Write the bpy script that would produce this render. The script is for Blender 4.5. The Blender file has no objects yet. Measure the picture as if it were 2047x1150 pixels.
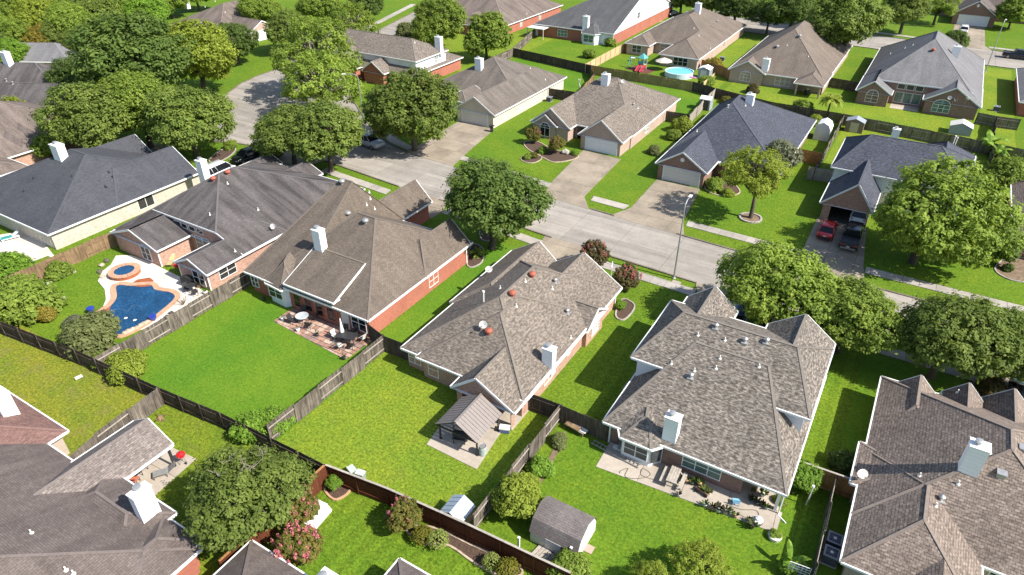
import bpy, math, random
import numpy as np
from mathutils import Vector, Matrix
S = bpy.context.scene
COL = S.collection
R = math.radians
# ---------------------------------------------------------------- camera
# The street runs along X, the lots along Y; the drone hovers 38 m up looking north-west and down.
HEAD, TILT, FPX, CAMH = R(31.0), math.atan(885/1355.0), 1355.0, 38.0
cd = bpy.data.cameras.new('camera'); cam = bpy.data.objects.new('camera', cd); COL.objects.link(cam)
cam.location = (0, 0, CAMH); cam.rotation_euler = (math.pi/2-TILT, 0, HEAD)
cd.sensor_width = 36.0; cd.lens = 36.0*FPX/2047.0; cd.clip_start = 0.5; cd.clip_end = 3000
S.camera = cam
# ---------------------------------------------------------------- sky, sun, exposure
SUN_AZ, SUN_EL = 3.0, 44.0
W = bpy.data.worlds.new('World'); S.world = W; W.use_nodes = True
wn = W.node_tree; wn.nodes.clear()
sky = wn.nodes.new('ShaderNodeTexSky'); sky.sky_type = 'NISHITA'; sky.sun_disc = False
sky.sun_elevation = R(SUN_EL); sky.sun_rotation = R(90-SUN_AZ)
bg = wn.nodes.new('ShaderNodeBackground'); bg.inputs[1].default_value = 0.105
wo = wn.nodes.new('ShaderNodeOutputWorld')
wn.links.new(sky.outputs[0], bg.inputs[0]); wn.links.new(bg.outputs[0], wo.inputs[0])
sl = bpy.data.lights.new('sun', 'SUN'); sl.energy = 4.5; sl.angle = R(0.53); sl.color = (1.0, 0.95, 0.87)
so = bpy.data.objects.new('sun', sl); COL.objects.link(so)
sd = Vector((math.cos(R(SUN_EL))*math.cos(R(SUN_AZ)), math.cos(R(SUN_EL))*math.sin(R(SUN_AZ)), math.sin(R(SUN_EL))))
so.rotation_euler = sd.to_track_quat('Z', 'Y').to_euler(); so.location = (60, 0, 80)
S.view_settings.view_transform = 'Standard'; S.view_settings.look = 'None'
S.view_settings.gamma = 1.0; S.view_settings.use_curve_mapping = False
S.view_settings.exposure = 0.95
S.cycles.max_bounces = 6; S.cycles.diffuse_bounces = 3; S.cycles.transparent_max_bounces = 8

# ---------------------------------------------------------------- survey helper: photo pixel + height -> place on the site
_c, _s = math.cos(TILT), math.sin(TILT)
def at(px, py, z=0.0):
    dx = (px-1023.5)/FPX; dy = -(py-575.0)/FPX
    x, y, w = dx, _c+dy*_s, -_s+dy*_c
    t = (z-CAMH)/w; x *= t; y *= t
    ca, sa = math.cos(HEAD), math.sin(HEAD)
    return (x*ca-y*sa, x*sa+y*ca)
def depth(u, v, z):
    ca, sa = math.cos(HEAD), math.sin(HEAD)
    y = -u*sa+v*ca
    return y*_c-(z-CAMH)*_s

# ---------------------------------------------------------------- materials
MATS = {}
def _new(name):
    m = bpy.data.materials.new(name); m.use_nodes = True
    nt = m.node_tree; b = nt.nodes['Principled BSDF']
    return m, nt, b
def nd(nt, typ, **kw):
    n = nt.nodes.new(typ)
    for k, v in kw.items(): setattr(n, k, v)
    return n
def rgba(c): return (c[0], c[1], c[2], 1.0)
def mixc(nt, fac, a, b, mode='MIX'):
    n = nd(nt, 'ShaderNodeMix', data_type='RGBA', blend_type=mode)
    for inp, val in ((n.inputs[0], fac), (n.inputs[6], a), (n.inputs[7], b)):
        if isinstance(val, bpy.types.NodeSocket): nt.links.new(val, inp)
        elif isinstance(val, (int, float)): inp.default_value = val
        else: inp.default_value = rgba(val)
    return n.outputs[2]
def noise(nt, scale, detail=3, rough=.55, vec=None, sc=None):
    n = nd(nt, 'ShaderNodeTexNoise'); n.inputs['Scale'].default_value = scale
    n.inputs['Detail'].default_value = detail; n.inputs['Roughness'].default_value = rough
    if vec is None:
        g = nd(nt, 'ShaderNodeNewGeometry'); vec = g.outputs['Position']
    if sc:
        mp = nd(nt, 'ShaderNodeMapping'); mp.inputs['Scale'].default_value = sc
        nt.links.new(vec, mp.inputs[0]); vec = mp.outputs[0]
    nt.links.new(vec, n.inputs['Vector'])
    return n.outputs['Fac']
def ramp(nt, fac, stops):
    n = nd(nt, 'ShaderNodeValToRGB'); e = n.color_ramp.elements
    while len(e) < len(stops): e.new(0.5)
    for i, (p, c) in enumerate(stops):
        e[i].position = p; e[i].color = rgba(c) if not isinstance(c, (int, float)) else (c, c, c, 1)
    nt.links.new(fac, n.inputs[0]); return n.outputs[0]
def bump(nt, b, h, strength=.4, dist=.02):
    n = nd(nt, 'ShaderNodeBump'); n.inputs['Strength'].default_value = strength; n.inputs['Distance'].default_value = dist
    nt.links.new(h, n.inputs['Height']); nt.links.new(n.outputs[0], b.inputs['Normal'])
def plain(name, c, rough=.7, metal=0.0, var=.12, scale=3.0, spec=None):
    if name in MATS: return MATS[name]
    m, nt, b = _new(name)
    f = noise(nt, scale, 4)
    lo = [x*(1-var) for x in c]; hi = [min(1, x*(1+var)) for x in c]
    nt.links.new(ramp(nt, f, [(.3, lo), (.7, hi)]), b.inputs['Base Color'])
    b.inputs['Roughness'].default_value = rough; b.inputs['Metallic'].default_value = metal
    if spec is not None: b.inputs['Specular IOR Level'].default_value = spec
    MATS[name] = m; return m
def shingle(name, c, mott=.25, course=.35, streak=.25, cellu=.33, cellv=.145, spots=0.0):
    """asphalt shingles laid in courses (UV in metres: along the course, up the slope)"""
    m, nt, b = _new(name)
    tc = nd(nt, 'ShaderNodeUVMap')
    br = nd(nt, 'ShaderNodeTexBrick'); br.offset = .5; br.offset_frequency = 2
    br.inputs['Scale'].default_value = 1.0; br.inputs['Brick Width'].default_value = cellu
    br.inputs['Row Height'].default_value = cellv; br.inputs['Mortar Size'].default_value = .012
    br.inputs['Mortar Smooth'].default_value = .3; br.inputs['Bias'].default_value = 0.0
    br.inputs['Color1'].default_value = rgba([x*(1-mott) for x in c])
    br.inputs['Color2'].default_value = rgba([min(1, x*(1+mott)) for x in c])
    br.inputs['Mortar'].default_value = rgba([x*(1-course)*.75 for x in c])
    nt.links.new(tc.outputs[0], br.inputs['Vector'])
    col = br.outputs['Color']
    if spots:     # blended laminate: random lighter and darker tabs two or three cells wide
        n2 = noise(nt, 1.0, 1, .5, tc.outputs[0], (3.4, 6.5, 1))
        col = mixc(nt, 1.0, col, ramp(nt, n2, [(.38, 1-spots), (.5, 1.0), (.62, 1+spots*1.25)]), 'MULTIPLY')
    n3 = noise(nt, .45, 5, .6)
    col = mixc(nt, 1.0, col, ramp(nt, n3, [(.3, .88), (.7, 1.10)]), 'MULTIPLY')
    n4 = noise(nt, 1.0, 4, .6, tc.outputs[0], (.9, .12, 1))     # rain streaks down the slope
    col = mixc(nt, 1.0, col, ramp(nt, n4, [(.35, 1-streak), (.6, 1.0)]), 'MULTIPLY')
    n5 = noise(nt, 14.0, 2, .6)
    col = mixc(nt, 1.0, col, ramp(nt, n5, [(.3, .86), (.7, 1.12)]), 'MULTIPLY')
    nt.links.new(col, b.inputs['Base Color']); b.inputs['Roughness'].default_value = .92
    b.inputs['Specular IOR Level'].default_value = .2
    bump(nt, b, br.outputs['Fac'], -.6, .02)
    return m
def brick(name, c, c2, mortar=(.34, .31, .28), var=.5):
    m, nt, b = _new(name)
    tc = nd(nt, 'ShaderNodeUVMap')
    br = nd(nt, 'ShaderNodeTexBrick'); br.inputs['Scale'].default_value = 1.0
    br.inputs['Brick Width'].default_value = .21; br.inputs['Row Height'].default_value = .075
    br.inputs['Mortar Size'].default_value = .009
    br.inputs['Color1'].default_value = rgba(c); br.inputs['Color2'].default_value = rgba(c2); br.inputs['Mortar'].default_value = rgba(mortar)
    nt.links.new(tc.outputs[0], br.inputs['Vector'])
    n2 = noise(nt, 1.0, 3, .7, tc.outputs[0], (2.6, 7.0, 1))
    col = mixc(nt, 1.0, br.outputs['Color'], ramp(nt, n2, [(.35, 1-var*.5), (.65, 1+var*.35)]), 'MULTIPLY')
    n3 = noise(nt, .5, 3)
    col = mixc(nt, 1.0, col, ramp(nt, n3, [(.3, .9), (.7, 1.08)]), 'MULTIPLY')
    nt.links.new(col, b.inputs['Base Color']); b.inputs['Roughness'].default_value = .88
    bump(nt, b, br.outputs['Fac'], -.5, .01)
    return m
def siding(name, c):
    m, nt, b = _new(name)
    tc = nd(nt, 'ShaderNodeUVMap'); wv = nd(nt, 'ShaderNodeTexWave', wave_type='BANDS', bands_direction='Y', wave_profile='SAW')
    wv.inputs['Scale'].default_value = .98/.15*.157; nt.links.new(tc.outputs[0], wv.inputs['Vector'])
    f = noise(nt, .8, 4)
    col = mixc(nt, 1.0, ramp(nt, wv.outputs['Fac'], [(0, [x*.8 for x in c]), (.15, c)]), ramp(nt, f, [(.3, .93), (.7, 1.04)]), 'MULTIPLY')
    nt.links.new(col, b.inputs['Base Color']); b.inputs['Roughness'].default_value = .7
    bump(nt, b, wv.outputs['Fac'], .5, .02)
    return m
def grass(name, c, yellow=.35, dark=.75, bare=0.0, stripe=None, fine=1.0):
    m, nt, b = _new(name)
    f1 = noise(nt, .16, 4, .6); f2 = noise(nt, 1.1, 5, .65); f3 = noise(nt, 4.6, 4, .75); f4 = noise(nt, 28.0, 2, .7)
    y = (c[0]*1.75, c[1]*1.22, c[2]*1.3); d = (c[0]*.72, c[1]*.8, c[2]*.8)
    col = mixc(nt, ramp(nt, f1, [(.38, 0.0), (.62, yellow)]), c, y)
    col = mixc(nt, ramp(nt, f2, [(.42, 0.0), (.7, dark)]), col, d)
    f6 = noise(nt, 2.6, 4, .7)
    col = mixc(nt, ramp(nt, f6, [(.5, 0.0), (.75, yellow)]), col, y)
    col = mixc(nt, 1.0, col, ramp(nt, f3, [(.3, 1-.58*fine), (.7, 1+.55*fine)]), 'MULTIPLY')
    col = mixc(nt, 1.0, col, ramp(nt, f4, [(.25, 1-.5*fine), (.75, 1+.45*fine)]), 'MULTIPLY')
    if bare:
        f5 = noise(nt, .55, 5, .7)
        col = mixc(nt, ramp(nt, f5, [(.52, 0.0), (.72, bare)]), col, (.21, .155, .07))
    if stripe:
        g = nd(nt, 'ShaderNodeNewGeometry'); wv = nd(nt, 'ShaderNodeTexWave', wave_type='BANDS', bands_direction=stripe)
        wv.inputs['Scale'].default_value = .28; wv.inputs['Distortion'].default_value = 1.5; wv.inputs['Detail'].default_value = 2
        nt.links.new(g.outputs['Position'], wv.inputs['Vector'])
        col = mixc(nt, 1.0, col, ramp(nt, wv.outputs['Fac'], [(.3, .93), (.7, 1.07)]), 'MULTIPLY')
    nt.links.new(col, b.inputs['Base Color']); b.inputs['Roughness'].default_value = .95
    b.inputs['Specular IOR Level'].default_value = .12
    bump(nt, b, f3, 1.0, .05)
    return m
def concrete(name, c, stain=.3, wear=.0):
    m, nt, b = _new(name)
    f1 = noise(nt, .35, 6, .65); f2 = noise(nt, 3.0, 5, .6); f3 = noise(nt, 30, 2, .6)
    oi = nd(nt, 'ShaderNodeObjectInfo')
    col = mixc(nt, 1.0, c, ramp(nt, f1, [(.3, 1-stain), (.62, 1.08)]), 'MULTIPLY')
    col = mixc(nt, 1.0, col, ramp(nt, f2, [(.3, .90), (.7, 1.06)]), 'MULTIPLY')
    col = mixc(nt, 1.0, col, ramp(nt, f3, [(.3, .93), (.7, 1.05)]), 'MULTIPLY')
    col = mixc(nt, 1.0, col, ramp(nt, oi.outputs['Random'], [(0, .88), (1, 1.07)]), 'MULTIPLY')
    f4 = noise(nt, 1.0, 4, .6, None, (.045, .9, 1)); f5 = noise(nt, 1.3, 6, .75)
    if wear: col = mixc(nt, 1.0, col, ramp(nt, f4, [(.38, 1-wear), (.56, 1.03)]), 'MULTIPLY')
    col = mixc(nt, ramp(nt, f5, [(.7, 0.0), (.8, .25)]), col, [x*.55 for x in c])
    nt.links.new(col, b.inputs['Base Color']); b.inputs['Roughness'].default_value = .9
    b.inputs['Specular IOR Level'].default_value = .25
    bump(nt, b, f3, .15, .01)
    return m
def wood(name, c, var=.45, streak=.5):
    m, nt, b = _new(name)
    tc = nd(nt, 'ShaderNodeTexCoord'); oi = nd(nt, 'ShaderNodeObjectInfo')
    ad = nd(nt, 'ShaderNodeVectorMath', operation='ADD')
    cm = nd(nt, 'ShaderNodeCombineXYZ'); mu = nd(nt, 'ShaderNodeMath', operation='MULTIPLY'); mu.inputs[1].default_value = 37.0
    nt.links.new(oi.outputs['Random'], mu.inputs[0]); nt.links.new(mu.outputs[0], cm.inputs[0])
    nt.links.new(tc.outputs['Object'], ad.inputs[0]); nt.links.new(cm.outputs[0], ad.inputs[1])
    f = noise(nt, 1.0, 4, .65, ad.outputs[0], (5.0, 5.0, .5)); f2 = noise(nt, .8, 3, .6, ad.outputs[0])
    col = mixc(nt, 1.0, c, ramp(nt, f, [(.3, 1-streak), (.7, 1+var*.6)]), 'MULTIPLY')
    col = mixc(nt, 1.0, col, ramp(nt, f2, [(.3, 1-var*.5), (.7, 1+var*.4)]), 'MULTIPLY')
    col = mixc(nt, 1.0, col, ramp(nt, oi.outputs['Random'], [(0, .85), (1, 1.12)]), 'MULTIPLY')
    nt.links.new(col, b.inputs['Base Color']); b.inputs['Roughness'].default_value = .9
    b.inputs['Specular IOR Level'].default_value = .2
    return m
def leaf(name, c, c2, trans=.4):
    m, nt, b = _new(name)
    at_ = nd(nt, 'ShaderNodeAttribute', attribute_name='tint'); oi = nd(nt, 'ShaderNodeObjectInfo')
    col = ramp(nt, at_.outputs['Fac'], [(0.0, [x*.55 for x in c]), (.5, c), (1.0, c2)])
    col = mixc(nt, 1.0, col, ramp(nt, oi.outputs['Random'], [(0, .88), (1, 1.12)]), 'MULTIPLY')
    nt.links.new(col, b.inputs['Base Color']); b.inputs['Roughness'].default_value = .6
    b.inputs['Specular IOR Level'].default_value = .18
    tr = nd(nt, 'ShaderNodeBsdfTranslucent'); ms = nd(nt, 'ShaderNodeMixShader'); ms.inputs[0].default_value = trans
    tcol = mixc(nt, 1.0, col, (1.7, 1.65, .8), 'MULTIPLY')
    nt.links.new(tcol, tr.inputs[0]); nt.links.new(b.outputs[0], ms.inputs[1]); nt.links.new(tr.outputs[0], ms.inputs[2])
    nt.links.new(ms.outputs[0], nt.nodes['Material Output'].inputs[0])
    return m
def glass(name, c, rough=.12):
    m, nt, b = _new(name)
    f = noise(nt, .9, 2)
    nt.links.new(ramp(nt, f, [(.3, [x*.7 for x in c]), (.7, [x*1.3 for x in c])]), b.inputs['Base Color'])
    b.inputs['Roughness'].default_value = rough; b.inputs['Specular IOR Level'].default_value = .35
    return m

# ---------------------------------------------------------------- mesh builder
class MB:
    def __init__(s): s.v = []; s.f = []; s.uv = []; s.m = []
    def poly(s, pts, uv=None, mi=0):
        i = len(s.v); s.v += [tuple(p) for p in pts]; s.f.append(list(range(i, i+len(pts))))
        s.uv.append(uv); s.m.append(mi)
    def box(s, x0, x1, y0, y1, z0, z1, mi=0):
        i = len(s.v)
        s.v += [(x0,y0,z0),(x1,y0,z0),(x1,y1,z0),(x0,y1,z0),(x0,y0,z1),(x1,y0,z1),(x1,y1,z1),(x0,y1,z1)]
        for q in ((0,3,2,1),(4,5,6,7),(0,1,5,4),(1,2,6,5),(2,3,7,6),(3,0,4,7)):
            s.f.append([i+k for k in q]); s.uv.append(None); s.m.append(mi)
    def bar(s, a, b, w, h=None, up=(0,0,1), mi=0):
        h = h or w; a = Vector(a); b = Vector(b); d = (b-a)
        if d.length < 1e-6: return
        d.normalize(); up = Vector(up)
        x = d.cross(up)
        if x.length < 1e-4: x = d.cross(Vector((1,0,0)))
        x.normalize(); y = x.cross(d)
        i = len(s.v)
        for p in (a, b):
            for sx, sy in ((-1,-1),(1,-1),(1,1),(-1,1)):
                s.v.append(tuple(p+x*(sx*w/2)+y*(sy*h/2)))
        for q in ((0,1,2,3),(7,6,5,4),(0,4,5,1),(1,5,6,2),(2,6,7,3),(3,7,4,0)):
            s.f.append([i+k for k in q]); s.uv.append(None); s.m.append(mi)
    def tube(s, pts, rad, n=8, cap=True, mi=0):
        pts = [Vector(p) for p in pts]; k = len(pts)
        rad = rad if isinstance(rad, (list, tuple)) else [rad]*k
        base = len(s.v); prev = None
        for j, p in enumerate(pts):
            d = (pts[min(j+1, k-1)]-pts[max(j-1, 0)]).normalized()
            x = d.cross(Vector((0,0,1))) if abs(d.z) < .95 else d.cross(Vector((1,0,0)))
            x.normalize(); y = d.cross(x)
            if prev is not None and x.dot(prev) < 0: x, y = -x, -y
            prev = x
            for a in range(n):
                t = 2*math.pi*a/n; s.v.append(tuple(p+(x*math.cos(t)+y*math.sin(t))*rad[j]))
        for j in range(k-1):
            for a in range(n):
                s.f.append([base+j*n+a, base+j*n+(a+1)%n, base+(j+1)*n+(a+1)%n, base+(j+1)*n+a]); s.uv.append(None); s.m.append(mi)
        if cap:
            s.f.append([base+a for a in range(n)][::-1]); s.uv.append(None); s.m.append(mi)
            s.f.append([base+(k-1)*n+a for a in range(n)]); s.uv.append(None); s.m.append(mi)
    def lathe(s, prof, n=16, c=(0,0), mi=0, sy=1.0):
        base = len(s.v); k = len(prof)
        for r, z in prof:
            for a in range(n):
                t = 2*math.pi*a/n; s.v.append((c[0]+r*math.cos(t), c[1]+r*sy*math.sin(t), z))
        for j in range(k-1):
            for a in range(n):
                s.f.append([base+j*n+a, base+j*n+(a+1)%n, base+(j+1)*n+(a+1)%n, base+(j+1)*n+a]); s.uv.append(None); s.m.append(mi)
        s.f.append([base+a for a in range(n)][::-1]); s.uv.append(None); s.m.append(mi)
        s.f.append([base+(k-1)*n+a for a in range(n)]); s.uv.append(None); s.m.append(mi)
    def prism(s, pts, z0, z1, mi=0):
        n = len(pts); ar = sum(pts[i][0]*pts[(i+1)%n][1]-pts[(i+1)%n][0]*pts[i][1] for i in range(n))
        if ar < 0: pts = pts[::-1]
        i = len(s.v); s.v += [(p[0],p[1],z0) for p in pts]+[(p[0],p[1],z1) for p in pts]
        s.f.append([i+n+k for k in range(n)]); s.uv.append(None); s.m.append(mi)
        for k in range(n):
            s.f.append([i+k, i+(k+1)%n, i+n+(k+1)%n, i+n+k]); s.uv.append(None); s.m.append(mi)
    def mesh(s, name, mats, smooth=False):
        me = bpy.data.meshes.new(name); me.from_pydata(s.v, [], s.f)
        for m in (mats if isinstance(mats, (list, tuple)) else [mats]): me.materials.append(m)
        if any(s.m): me.polygons.foreach_set('material_index', s.m)
        if any(u is not None for u in s.uv):
            l = me.uv_layers.new(name='UVMap'); k = 0
            for fi, fc in enumerate(s.f):
                for q in range(len(fc)):
                    if s.uv[fi] is not None: l.data[k].uv = s.uv[fi][q]
                    k += 1
        if smooth: me.polygons.foreach_set('use_smooth', [True]*len(me.polygons))
        me.update(); return me
    def build(s, name, mats, parent=None, loc=(0,0,0), rz=0, smooth=False):
        return link(name, s.mesh(name, mats, smooth), parent, loc, rz)
CH = {}
def link(name, me, parent=None, loc=(0,0,0), rz=0, scale=None):
    o = bpy.data.objects.new(name, me); COL.objects.link(o); o.location = loc; o.rotation_euler = (0, 0, rz)
    if scale is not None: o.scale = scale if isinstance(scale, (tuple, list)) else (scale,)*3
    if parent: o.parent = parent; CH.setdefault(parent, []).append(o)
    return o
def tag(o, label, cat, group=None):
    o['label'] = label; o['category'] = cat
    if group: o['group'] = group
    return o
def thing(name, label, cat, loc=(0,0,0), rz=0, group=None):
    o = bpy.data.objects.new(name, None); COL.objects.link(o); o.location = loc; o.rotation_euler = (0,0,rz)
    o.empty_display_size = .3
    return tag(o, label, cat, group)
def struct(o, kind='structure'):
    o['kind'] = kind; return o
def copy_tree(o, parent=None, loc=None, rz=None, label=None, scale=None):
    c = o.copy(); COL.objects.link(c)
    if parent: c.parent = parent; CH.setdefault(parent, []).append(c)
    if loc is not None: c.location = loc
    if rz is not None: c.rotation_euler = (0, 0, rz)
    if scale is not None: c.scale = (scale,)*3
    if label: c['label'] = label
    for k in CH.get(o, []): copy_tree(k, c)
    return c
def clip(poly, nx, ny, d):           # keep nx*x+ny*y >= d
    out = []; n = len(poly)
    for i in range(n):
        a, b = poly[i], poly[(i+1)%n]
        da = nx*a[0]+ny*a[1]-d; db = nx*b[0]+ny*b[1]-d
        if da >= 0: out.append(a)
        if (da >= 0) != (db >= 0):
            t = da/(da-db); out.append((a[0]+(b[0]-a[0])*t, a[1]+(b[1]-a[1])*t))
    return out
def area(p): return .5*sum(p[i][0]*p[(i+1)%len(p)][1]-p[(i+1)%len(p)][0]*p[i][1] for i in range(len(p)))
# ================================================================ ground, roads, pavements, lawns
M = {}
M['grass'] = grass('grass_base', (.092, .168, .012), .4, .7)
M['lawnA'] = grass('lawn_deep', (.074, .170, .012), .75, .4, 0, None, .55)
M['lawnB'] = grass('lawn_yellow', (.128, .205, .017), .6, .6, .10)
M['lawnC'] = grass('lawn_bright', (.088, .170, .012), .6, .6, .0, None, .8)
M['lawnD'] = grass('lawn_worn', (.130, .175, .018), .8, .5, .55)
M['lawnE'] = grass('lawn_mown', (.092, .170, .012), .45, .6, 0, 'X')
M['lawnF'] = grass('lawn_patchy', (.112, .175, .014), .6, .65, .25)
M['concrete'] = concrete('road_concrete', (.305, .275, .24), .16, .17)
M['drive'] = concrete('drive_concrete', (.30, .25, .19), .30)
M['walk'] = concrete('walk_concrete', (.37, .335, .295), .22)
M['kerb'] = concrete('kerb_concrete', (.20, .165, .135), .4)
M['patio'] = concrete('patio_concrete', (.40, .345, .285), .2)
M['pooldeck'] = concrete('pool_deck', (.62, .565, .49), .15)
M['joint'] = plain('joint_dirt', (.085, .072, .058), .95, var=.3)
M['mulch'] = plain('mulch', (.075, .045, .03), .95, var=.45, scale=9)
M['soil'] = plain('bare_soil', (.17, .12, .075), .95, var=.4, scale=3)
def sheet(name, poly, z, mat, kind='structure', parent=None):
    b = MB(); p = poly if area(poly) > 0 else poly[::-1]
    b.poly([(x, y, z) for x, y in p]); o = b.build(name, mat, parent)
    if kind and not parent: struct(o, kind)
    return o
def rect(u0, u1, v0, v1): return [(u0,v0),(u1,v0),(u1,v1),(u0,v1)]
b = MB(); b.poly([(-900,-300,0),(700,-300,0),(700,1300,0),(-900,1300,0)]); ground = struct(b.build('ground', M['grass']))
def slabs(parent, part, poly, du, dv, gap, z0, z1, mat, org=(0,0), ang=0.0, jit=.006, seed=1):
    """cut a paved area into separate slabs with open joints"""
    rnd = random.Random(seed); ca, sa = math.cos(ang), math.sin(ang)
    P = [((x-org[0])*ca+(y-org[1])*sa, -(x-org[0])*sa+(y-org[1])*ca) for x, y in poly]
    if area(P) < 0: P = P[::-1]
    x0 = math.floor(min(p[0] for p in P)/du); x1 = math.ceil(max(p[0] for p in P)/du)
    y0 = math.floor(min(p[1] for p in P)/dv); y1 = math.ceil(max(p[1] for p in P)/dv)
    for i in range(x0, x1):
        for j in range(y0, y1):
            q = clip(P, 1, 0, i*du+gap/2); q = q and clip(q, -1, 0, -((i+1)*du-gap/2))
            q = q and clip(q, 0, 1, j*dv+gap/2); q = q and clip(q, 0, -1, -((j+1)*dv-gap/2))
            if not q or abs(area(q)) < .06: continue
            w = [(p[0]*ca-p[1]*sa+org[0], p[0]*sa+p[1]*ca+org[1]) for p in q]
            m = MB(); m.prism(w, z0, z1+rnd.uniform(-jit, jit)); m.build(part, mat, parent)
def paved(name, poly, du, dv, gap, z, mat, org=(0,0), ang=0.0, part='paving_slab', seed=1, base=None):
    o = sheet(name, poly, z-.03, base or M['joint'])
    slabs(o, part, poly, du, dv, gap, z-.045, z, mat, org, ang, seed=seed); return o

# main street and its bend to the cul-de-sac
NEAR = [(60,60.2),(20,60.3),(-14,60.5),(-24,60.9),(-31.4,61.3),(-45,62.5),(-55.4,63.2),(-62.8,63.9),(-70,64.6),(-78,64.2),(-85.5,62.9),(-91,61.2),(-94,63.3),(-96,67.3)]
LEFT = [(-100,70),(-103.6,73),(-107.7,78.8),(-110.4,84),(-111.6,89),(-112.2,97),(-113.2,110),(-117,131.7),(-123,153.7),(-131,175),(-150,215),(-175,260)]
RIGHT = [(-166,262),(-141,217),(-122,177),(-114,153),(-108,131),(-104,112),(-100.5,103),(-94,95),(-85,87),(-77,80.8),(-70,76),(-64.5,73.6),(-60.9,72.8),(-54.5,72.4),(-45,71.4),(-37,70.5),(-27.5,69.9),(-14,69.1),(4,68.8),(60,68.6)]
road_poly = NEAR+LEFT+RIGHT
road = sheet('road', road_poly, .010, M['joint'])
slabs(road, 'road_panel', road_poly, 6.1, 4.32, .035, 0, .03, M['concrete'], (0, 60.2), seed=3)
road2_poly = [(-260,176),(-12,174.5),(0,172.3),(17,171.5),(120,170),(120,184.6),(17,185.8),(0,187),(-33,190.2),(-140,203.5),(-260,215)]
road2 = sheet('road', [(-60,177.5),(-12,174.7),(0,172.4),(17,171.5),(120,170),(120,184.4),(17,185.8),(0,187),(-33,190.4),(-60,192.8)], .010, M['joint'])
slabs(road2, 'road_panel', [(-60,177.5),(-12,174.7),(0,172.4),(17,171.5),(120,170),(120,184.4),(17,185.8),(0,187),(-33,190.4),(-60,192.8)], 6.1, 4.32, .035, 0, .03, M['concrete'], (0, 172), seed=4)
# driveways: (name, outline)
DR = [('driveway', [(-33.9,86.9),(-40.1,87.3),(-38.6,73.6),(-37.6,70.5),(-30.9,70.0),(-33.0,73.0)]),
      ('driveway', [(-20.9,82.9),(-26.9,82.9),(-26.6,73),(-28,69.8),(-18.4,69.3),(-19.8,73)]),
      ('driveway', [(-56.1,87.8),(-63.2,88.6),(-62.2,78),(-62.2,72.95),(-53.2,72.3),(-54.6,79)]),
      ('driveway', [(-.6,82.2),(-6.1,82.2),(-6.0,73),(-6.8,69.05),(1.0,68.85),(.3,73)]),
      ('driveway', [(-31.6,52.9),(-26.8,52.9),(-27.0,58),(-25.8,60.95),(-32.4,61.4),(-31.6,58)]),
      ('driveway', [(-8.4,51.0),(-12.6,51.2),(-13.0,58),(-14.2,60.5),(-7.2,60.4),(-8,58)]),
      ('driveway', [(-46.2,57.9),(-50.6,57.9),(-53,60.6),(-55.2,63.1),(-47.5,62.75),(-46.2,60.5)]),
      ('driveway', [(-76.6,50.4),(-71.2,57.6),(-70.4,64.5),(-79.6,64.0),(-77.4,57.5)]),
      ('driveway', [(11.5,53.0),(17,53),(17,60.3),(10.5,60.3)]),
      ('driveway', [(3.2,213.5),(9.8,213.2),(10.2,190),(11.6,186.2),(1.6,186.9),(3.4,190)]),
      ('driveway', [(-128,113),(-122,117.5),(-112.8,108),(-113.4,99.5)]),
      ('driveway', [(-99,48.8),(-94.2,48.8),(-93.0,58),(-92.2,62.0),(-97.5,67.8),(-98,58)]),
      ('driveway', [(-87,115.5),(-93.6,119.5),(-104.9,113),(-102.2,107)]),
      ('driveway', [(-69,172),(-63,172),(-61,177.4),(-70,178.2)])]
for k, (n, p) in enumerate(DR):
    q = p if area(p) > 0 else p[::-1]
    paved(n, q, 3.0, 3.6, .03, .05, M['drive'], q[0], .0, 'concrete_panel', seed=k)
# pavements
WALK = [('pavement', [(60,58.9),(-6.9,58.9),(-6.9,57.5),(60,57.5)], 0), ('pavement', [(-13.6,59.2),(-25.6,59.6),(-25.6,58.2),(-13.6,57.8)], 0),
        ('pavement', [(-31.9,60.0),(-46.0,61.2),(-46.0,59.8),(-31.9,58.6)], R(-5)), ('pavement', [(-55.6,61.7),(-68,62.7),(-68,61.4),(-55.4,60.3)], R(-5)),
        ('pavement', [(60,71.2),(.6,71.5),(.6,72.9),(60,72.6)], 0), ('pavement', [(-5.9,71.6),(-19.1,72.0),(-19.3,73.4),(-5.9,73.0)], 0),
        ('pavement', [(-27.2,72.2),(-31.8,72.4),(-32.0,73.8),(-27.0,73.6)], 0), ('pavement', [(-38.4,73.0),(-53.8,74.8),(-54.0,76.2),(-38.5,74.4)], R(-7)),
        ('pavement', [(-62.4,75.2),(-66,76.4),(-79,85.4),(-80,84.2),(-67,75.0),(-62.4,73.8)], 0),
        ('pavement', [(-118.5,124),(-122.6,140),(-129,162),(-130.6,161.6),(-124.2,139.5),(-120,123.6)], 0),
        ('pavement', [(2.6,189.4),(-60,195.8),(-60,197.4),(2.8,191)], R(-6)), ('pavement', [(11,188.2),(60,187.2),(60,188.8),(10.8,189.8)], 0)]
for k, (n, p, a) in enumerate(WALK):
    paved(n, p, 1.55, 40, .03, .06, M['walk'], p[0], a, 'paving_slab', seed=50+k)
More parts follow.
